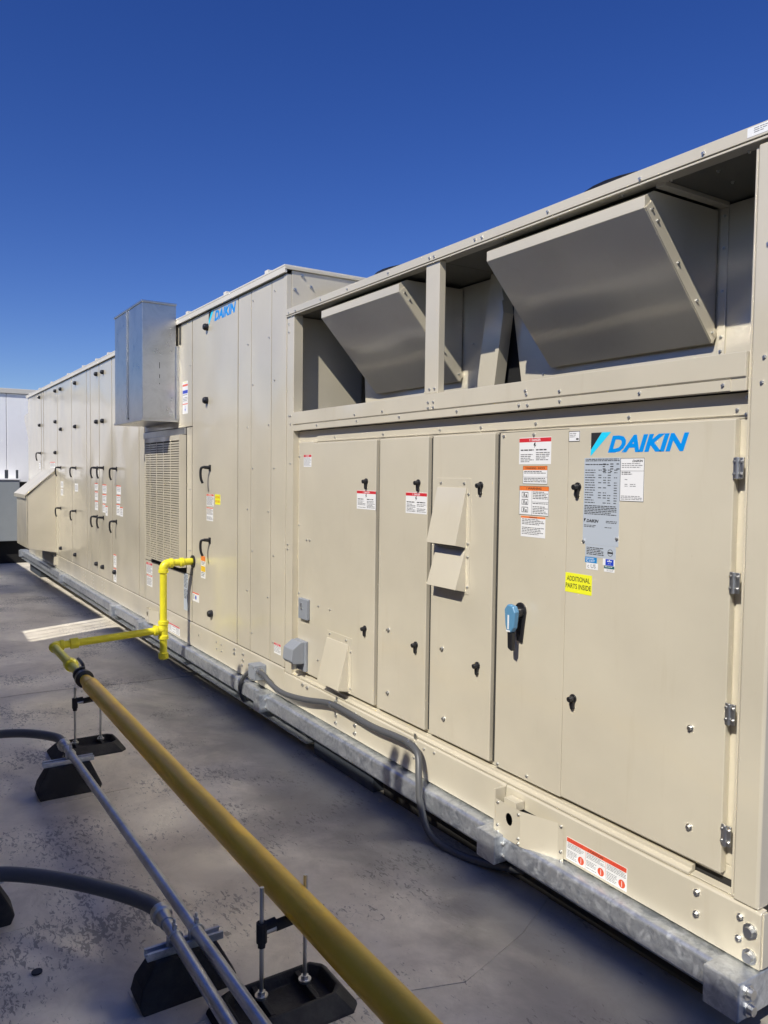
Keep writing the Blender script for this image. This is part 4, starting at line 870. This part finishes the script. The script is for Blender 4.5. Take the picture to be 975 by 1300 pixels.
# ------------------------------------------------------------------ conduits and their rubber blocks
def strut_block(cx, y0, y1, z_s, label, gr='rubber blocks under the conduits'):
    """long block across the conduits (along Y) with a slotted channel on top"""
    gz = ground(cx)+0.003; S = empty('conduit_support', (cx, (y0+y1)/2, gz), label, 'conduit support', gr)
    hw = .060; q = MB(); zt = z_s-.024
    prof = [(y0-.035, gz), (y0-.045, gz+.03), (y0-.035, gz+.075), (y0+.010, zt), (y1-.010, zt), (y1+.035, gz+.055), (y1+.045, gz+.03), (y1+.030, gz)]
    b = len(q.v); n = len(prof)
    for sx, wd in ((-1, 1), (1, 1)):
        for (yy_, zz_) in prof:
            tp = (zz_-gz)/(zt-gz); q.v.append((cx+sx*(hw-.022*tp), yy_, zz_))
    q.face(tuple(range(n)), RUBBER); q.face(tuple(range(n, 2*n))[::-1], RUBBER)
    for i in range(n): j = (i+1) % n; q.face((i, j, n+j, n+i), RUBBER)
    q.build('rubber_block', S, 0.005)
    q = MB()
    W_, H_, t_ = .0205, .0225, .0025
    prof = [(-W_, 0), (W_, 0), (W_, H_), (W_-.010, H_), (W_-.010, H_-.003), (W_-t_, H_-.003), (W_-t_, t_), (-W_+t_, t_), (-W_+t_, H_-.003), (-W_+.010, H_-.003), (-W_+.010, H_), (-W_, H_)]
    ya, yb = y0-.012, y1+.012
    bb = len(q.v); q.v += [(cx+a, ya, zt+c) for a, c in prof]+[(cx+a, yb, zt+c) for a, c in prof]; n = len(prof)
    for i in range(n): j = (i+1) % n; q.face((bb+i, bb+j, bb+n+j, bb+n+i), GALV)
    for o_ in (0, n):
        for quadi in ((0, 1, 6, 7), (1, 2, 5, 6), (2, 3, 4, 5), (0, 7, 8, 11), (8, 9, 10, 11)):
            q.face(tuple(bb+o_+i for i in quadi), GALV)
    q.build('slotted_channel', S)
    return S
def clamp(S, cx, y, z, r):
    q = MB(); q.tube([(cx-.010, y, z), (cx-.009, y, z), (cx+.009, y, z), (cx+.010, y, z)], [r, r+.004, r+.004, r], ZINC, 18)
    q.box(cx-.007, cx+.007, y-.006, y+.006, z+r, z+r+.024, ZINC); q.cyl((cx-.013, y, z+r+.018), (cx+.013, y, z+r+.018), .006, ZINC, 8); q.cyl((cx, y, z+r+.02), (cx, y, z+r+.036), .005, ZINC, 8)
    q.box(cx-.008, cx+.008, y-r-.006, y-r+.0, z-r-.012, z+.006, ZINC); q.box(cx-.008, cx+.008, y+r, y+r+.006, z-r-.012, z+.006, ZINC)
    return q.build('pipe_clamp', S, 0.001)
RC = 0.0185; ZC = 0.205
C1 = empty('electrical_conduit', (-1.5, -1.30, ZC), 'upper long steel conduit with grey flexible tail beyond the far rubber block', 'conduit', 'steel conduits on the roof')
q = MB(); q.tube([(-3.02, -1.315, ZC-.015), (-1.6, -1.300, ZC-.006), (0.2, -1.285, ZC+.01), (1.6, -1.285, ZC+.01)], RC, EMT, 24); q.build('steel_tube', C1)
q = MB(); q.tube([(-3.10, -1.318, ZC-.015), (-3.095, -1.318, ZC-.015), (-3.07, -1.318, ZC-.015), (-3.065, -1.318, ZC-.015), (-3.02, -1.315, ZC-.015)], [.027, .033, .033, .025, .023], ZINC, 12); q.build('connector', C1)
q = MB(); q.tube(crom([(-3.09, -1.318, ZC-.015), (-3.22, -1.335, ZC-.012), (-3.40, -1.46, ZC-.02), (-3.50, -1.62, ZC-.03), (-3.56, -1.85, ZC-.04), (-3.60, -2.2, ZC-.04), (-3.6, -2.56, ZC-.0)], 8), .0235, FLEX, 18); q.build('flexible_tail', C1)
C2 = empty('electrical_conduit', (-0.5, -1.375, ZC), 'lower steel conduit beginning at the near block with a curved grey flexible tail', 'conduit', 'steel conduits on the roof')
q = MB(); q.tube([(-1.16, -1.362, ZC), (0.2, -1.372, ZC+.008), (1.6, -1.372, ZC+.01)], RC+.0005, EMT, 24); q.build('steel_tube', C2)
q = MB(); q.tube([(-1.235, -1.362, ZC), (-1.23, -1.362, ZC), (-1.205, -1.362, ZC), (-1.20, -1.362, ZC), (-1.15, -1.362, ZC)], [.027, .034, .034, .026, .023], ZINC, 12); q.build('connector', C2)
q = MB(); q.tube(crom([(-1.22, -1.362, ZC), (-1.30, -1.380, ZC), (-1.44, -1.455, ZC-.004), (-1.60, -1.575, ZC-.006), (-1.72, -1.70, ZC-.004), (-1.775, -1.80, ZC), (-1.80, -1.93, ZC), (-1.80, -2.2, ZC)], 8), .0255, FLEX, 18); q.build('flexible_tail', C2)
S1 = strut_block(-2.93, -1.435, -1.215, ZC-.036, 'black rubber block with channel under the far end of the conduit'); clamp(S1, -2.93, -1.314, ZC-.014, RC)
S2 = strut_block(-1.075, -1.440, -1.225, ZC-.020, 'near black rubber block carrying two clamped conduits'); clamp(S2, -1.075, -1.294, ZC, RC); clamp(S2, -1.075, -1.363, ZC, RC)
S3 = strut_block(-1.82, -1.96, -1.77, ZC-.030, 'black rubber block cut by the left edge of the picture'); clamp(S3, -1.82, -1.88, ZC, .024)
def patch(x0, x1, y0, y1, rot=0):
    c = ((x0+x1)/2, (y0+y1)/2); pts = []
    for x, y in ((x0, y0), (x1, y0), (x1, y1), (x0, y1)):
        dx, dy = x-c[0], y-c[1]; pts.append((c[0]+dx*math.cos(rot)-dy*math.sin(rot), c[1]+dx*math.sin(rot)+dy*math.cos(rot)))
    return deck_sheet('membrane_patch', pts, 0.0025)
patch(-3.05, -2.82, -1.47, -1.05, 0.03); patch(-1.17, -0.99, -1.48, -1.09, 0.02); patch(-1.93, -1.72, -2.05, -1.70)
q = MB(); q.tube([(-1.42, -1.706, ground(-1.42)+.001), (-1.42, -1.706, ground(-1.42)+.006)], .017, BLACK, 16); o = q.build('roof_plug'); tag(o, 'small black round plug lying on the grey roof at lower left', 'plug')

# ------------------------------------------------------------------ beyond the far end
WU = empty('white_rooftop_unit', (-17.5, 0.0, ground(-16)), 'white panelled rooftop unit beyond the far end of the tan one', 'rooftop unit')
ypan = [-5.0, -3.4, -2.0, -0.9, -0.02, 0.75, 1.6, 3.2, 5.0]
for a, b in zip(ypan[:-1], ypan[1:]): bx('wall_panel', WU, -16.06, -16.0, a+.004, b-.004, 1.40, 3.16, WHITE_P, 0.006)
bx('unit_core', WU, -19.0, -16.055, -4.99, 4.99, 1.0, 3.15, GASKET)
bx('roof_cap', WU, -19.05, -15.96, -5.05, 5.05, 3.165, 3.262, TAN_CAP, 0.006)
GC = empty('grey_cabinet', (-15.9, -1.0, ground(-16)), 'grey metal cabinet below the white unit, at the left edge', 'cabinet')
bx('cabinet_body', GC, -15.99, -15.62, -2.2, 0.16, 0.24, 1.44, GREY_P, 0.01); bx('cabinet_lid', GC, -15.99, -15.60, -2.22, 0.18, 1.442, 1.47, WHITE_P, 0.004)
bx('bracket', GC, -15.70, -15.66, -0.10, -0.04, 1.471, 1.64, STEELG, 0.003); bx('bracket', GC, -15.70, -15.66, 0.10, 0.14, 1.471, 1.64, STEELG, 0.003)
bx('stand_shade', GC, -16.2, -15.75, -2.1, 4.0, ground(-16), 0.238, DARK)  # added black slab stands in for deep shade under the cabinet
bx('stand_shade', WU, -16.4, -16.25, -4.9, 4.9, ground(-16), 1.0, DARK)  # black slab again, in place of the shade under the white unit
for y in (-4.2, -1.2, 1.2, 4.2): bx('stand_leg', WU, -18.4, -16.4, y-.1, y+.1, ground(-16), 0.999, STEELG, 0.004)
# low parapet closing the roof in the distance
q = MB(); q.box(-40.2, -40.0, -60, 60, ground(-40), ground(-40)+0.9, NEIGH); o = q.build('parapet_wall'); tag(o, 'low grey parapet wall along the distant roof edge', 'wall')

# ------------------------------------------------------------------ the parallel unit behind the camera
NB = empty('neighbouring_unit', (-6.0, -3.7, ground(-6)), 'dull grey rooftop unit parallel to the tan one, on the photographer\'s side', 'rooftop unit')
def ntop(x): return 2.688+0.0125*(x-1.15)
def nb_box(x0, x1, zb, cut=None, name='wall_panel', y0=-4.8, y1=-2.55):
    q = MB(); t0 = ntop(x0) if cut is None else cut; t1 = ntop(x1) if cut is None else cut
    q.v += [(x0, y0, zb), (x1, y0, zb), (x1, y1, zb), (x0, y1, zb), (x0, y0, t0), (x1, y0, t1), (x1, y1, t1), (x0, y1, t0)]
    for k in ((0, 3, 2, 1), (4, 5, 6, 7), (0, 1, 5, 4), (1, 2, 6, 5), (2, 3, 7, 6), (3, 0, 4, 7)): q.face(k, NEIGH)
    return q.build(name, NB)
ed = [-24, -21, -18.5, -16, -14, -12.2, -10.8, -9.6, -8.2, -7.04]
for a, b in zip(ed[:-1], ed[1:]): nb_box(a, b-.004, 0.12 if a > -20 else 0)
nb_box(-7.04, -6.33, 0.12, 1.62)
ed = [-6.33, -5.2, -4.1, -3.0, -1.9, -0.9, 0.2, 1.4, 2.8, 4.5]
nb_box(-6.33, -5.204, 0.12, None, 'wall_panel', -2.68); nb_box(-6.33, -5.204, 0.12, 1.62, 'wall_panel', -4.8, -2.684)
for a, b in zip(ed[1:-1], ed[2:]): nb_box(a, b-.004, 0.12)
for x in (-6.86, -6.66, -6.50): 
    q = MB(); q.cyl((x, -2.60, 1.62), (x, -2.60, 2.6), .012, GALV, 10); q.build('stub_pipe', NB)
q = MB(); q.box(-24, 4.5, -4.7, -2.65, -0.5, 0.119, DARK); q.build('curb', NB)
for x in (-2.70, -2.56, -0.70, -0.60):
    q = MB(); q.box(x-.022, x+.022, -2.62, -2.56, ntop(x)-.01, ntop(x)+.22, GALV); q.cyl((x, -2.63, ntop(x)+.21), (x, -2.55, ntop(x)+.21), .035, GALV, 14); q.build('lifting_lug', NB)
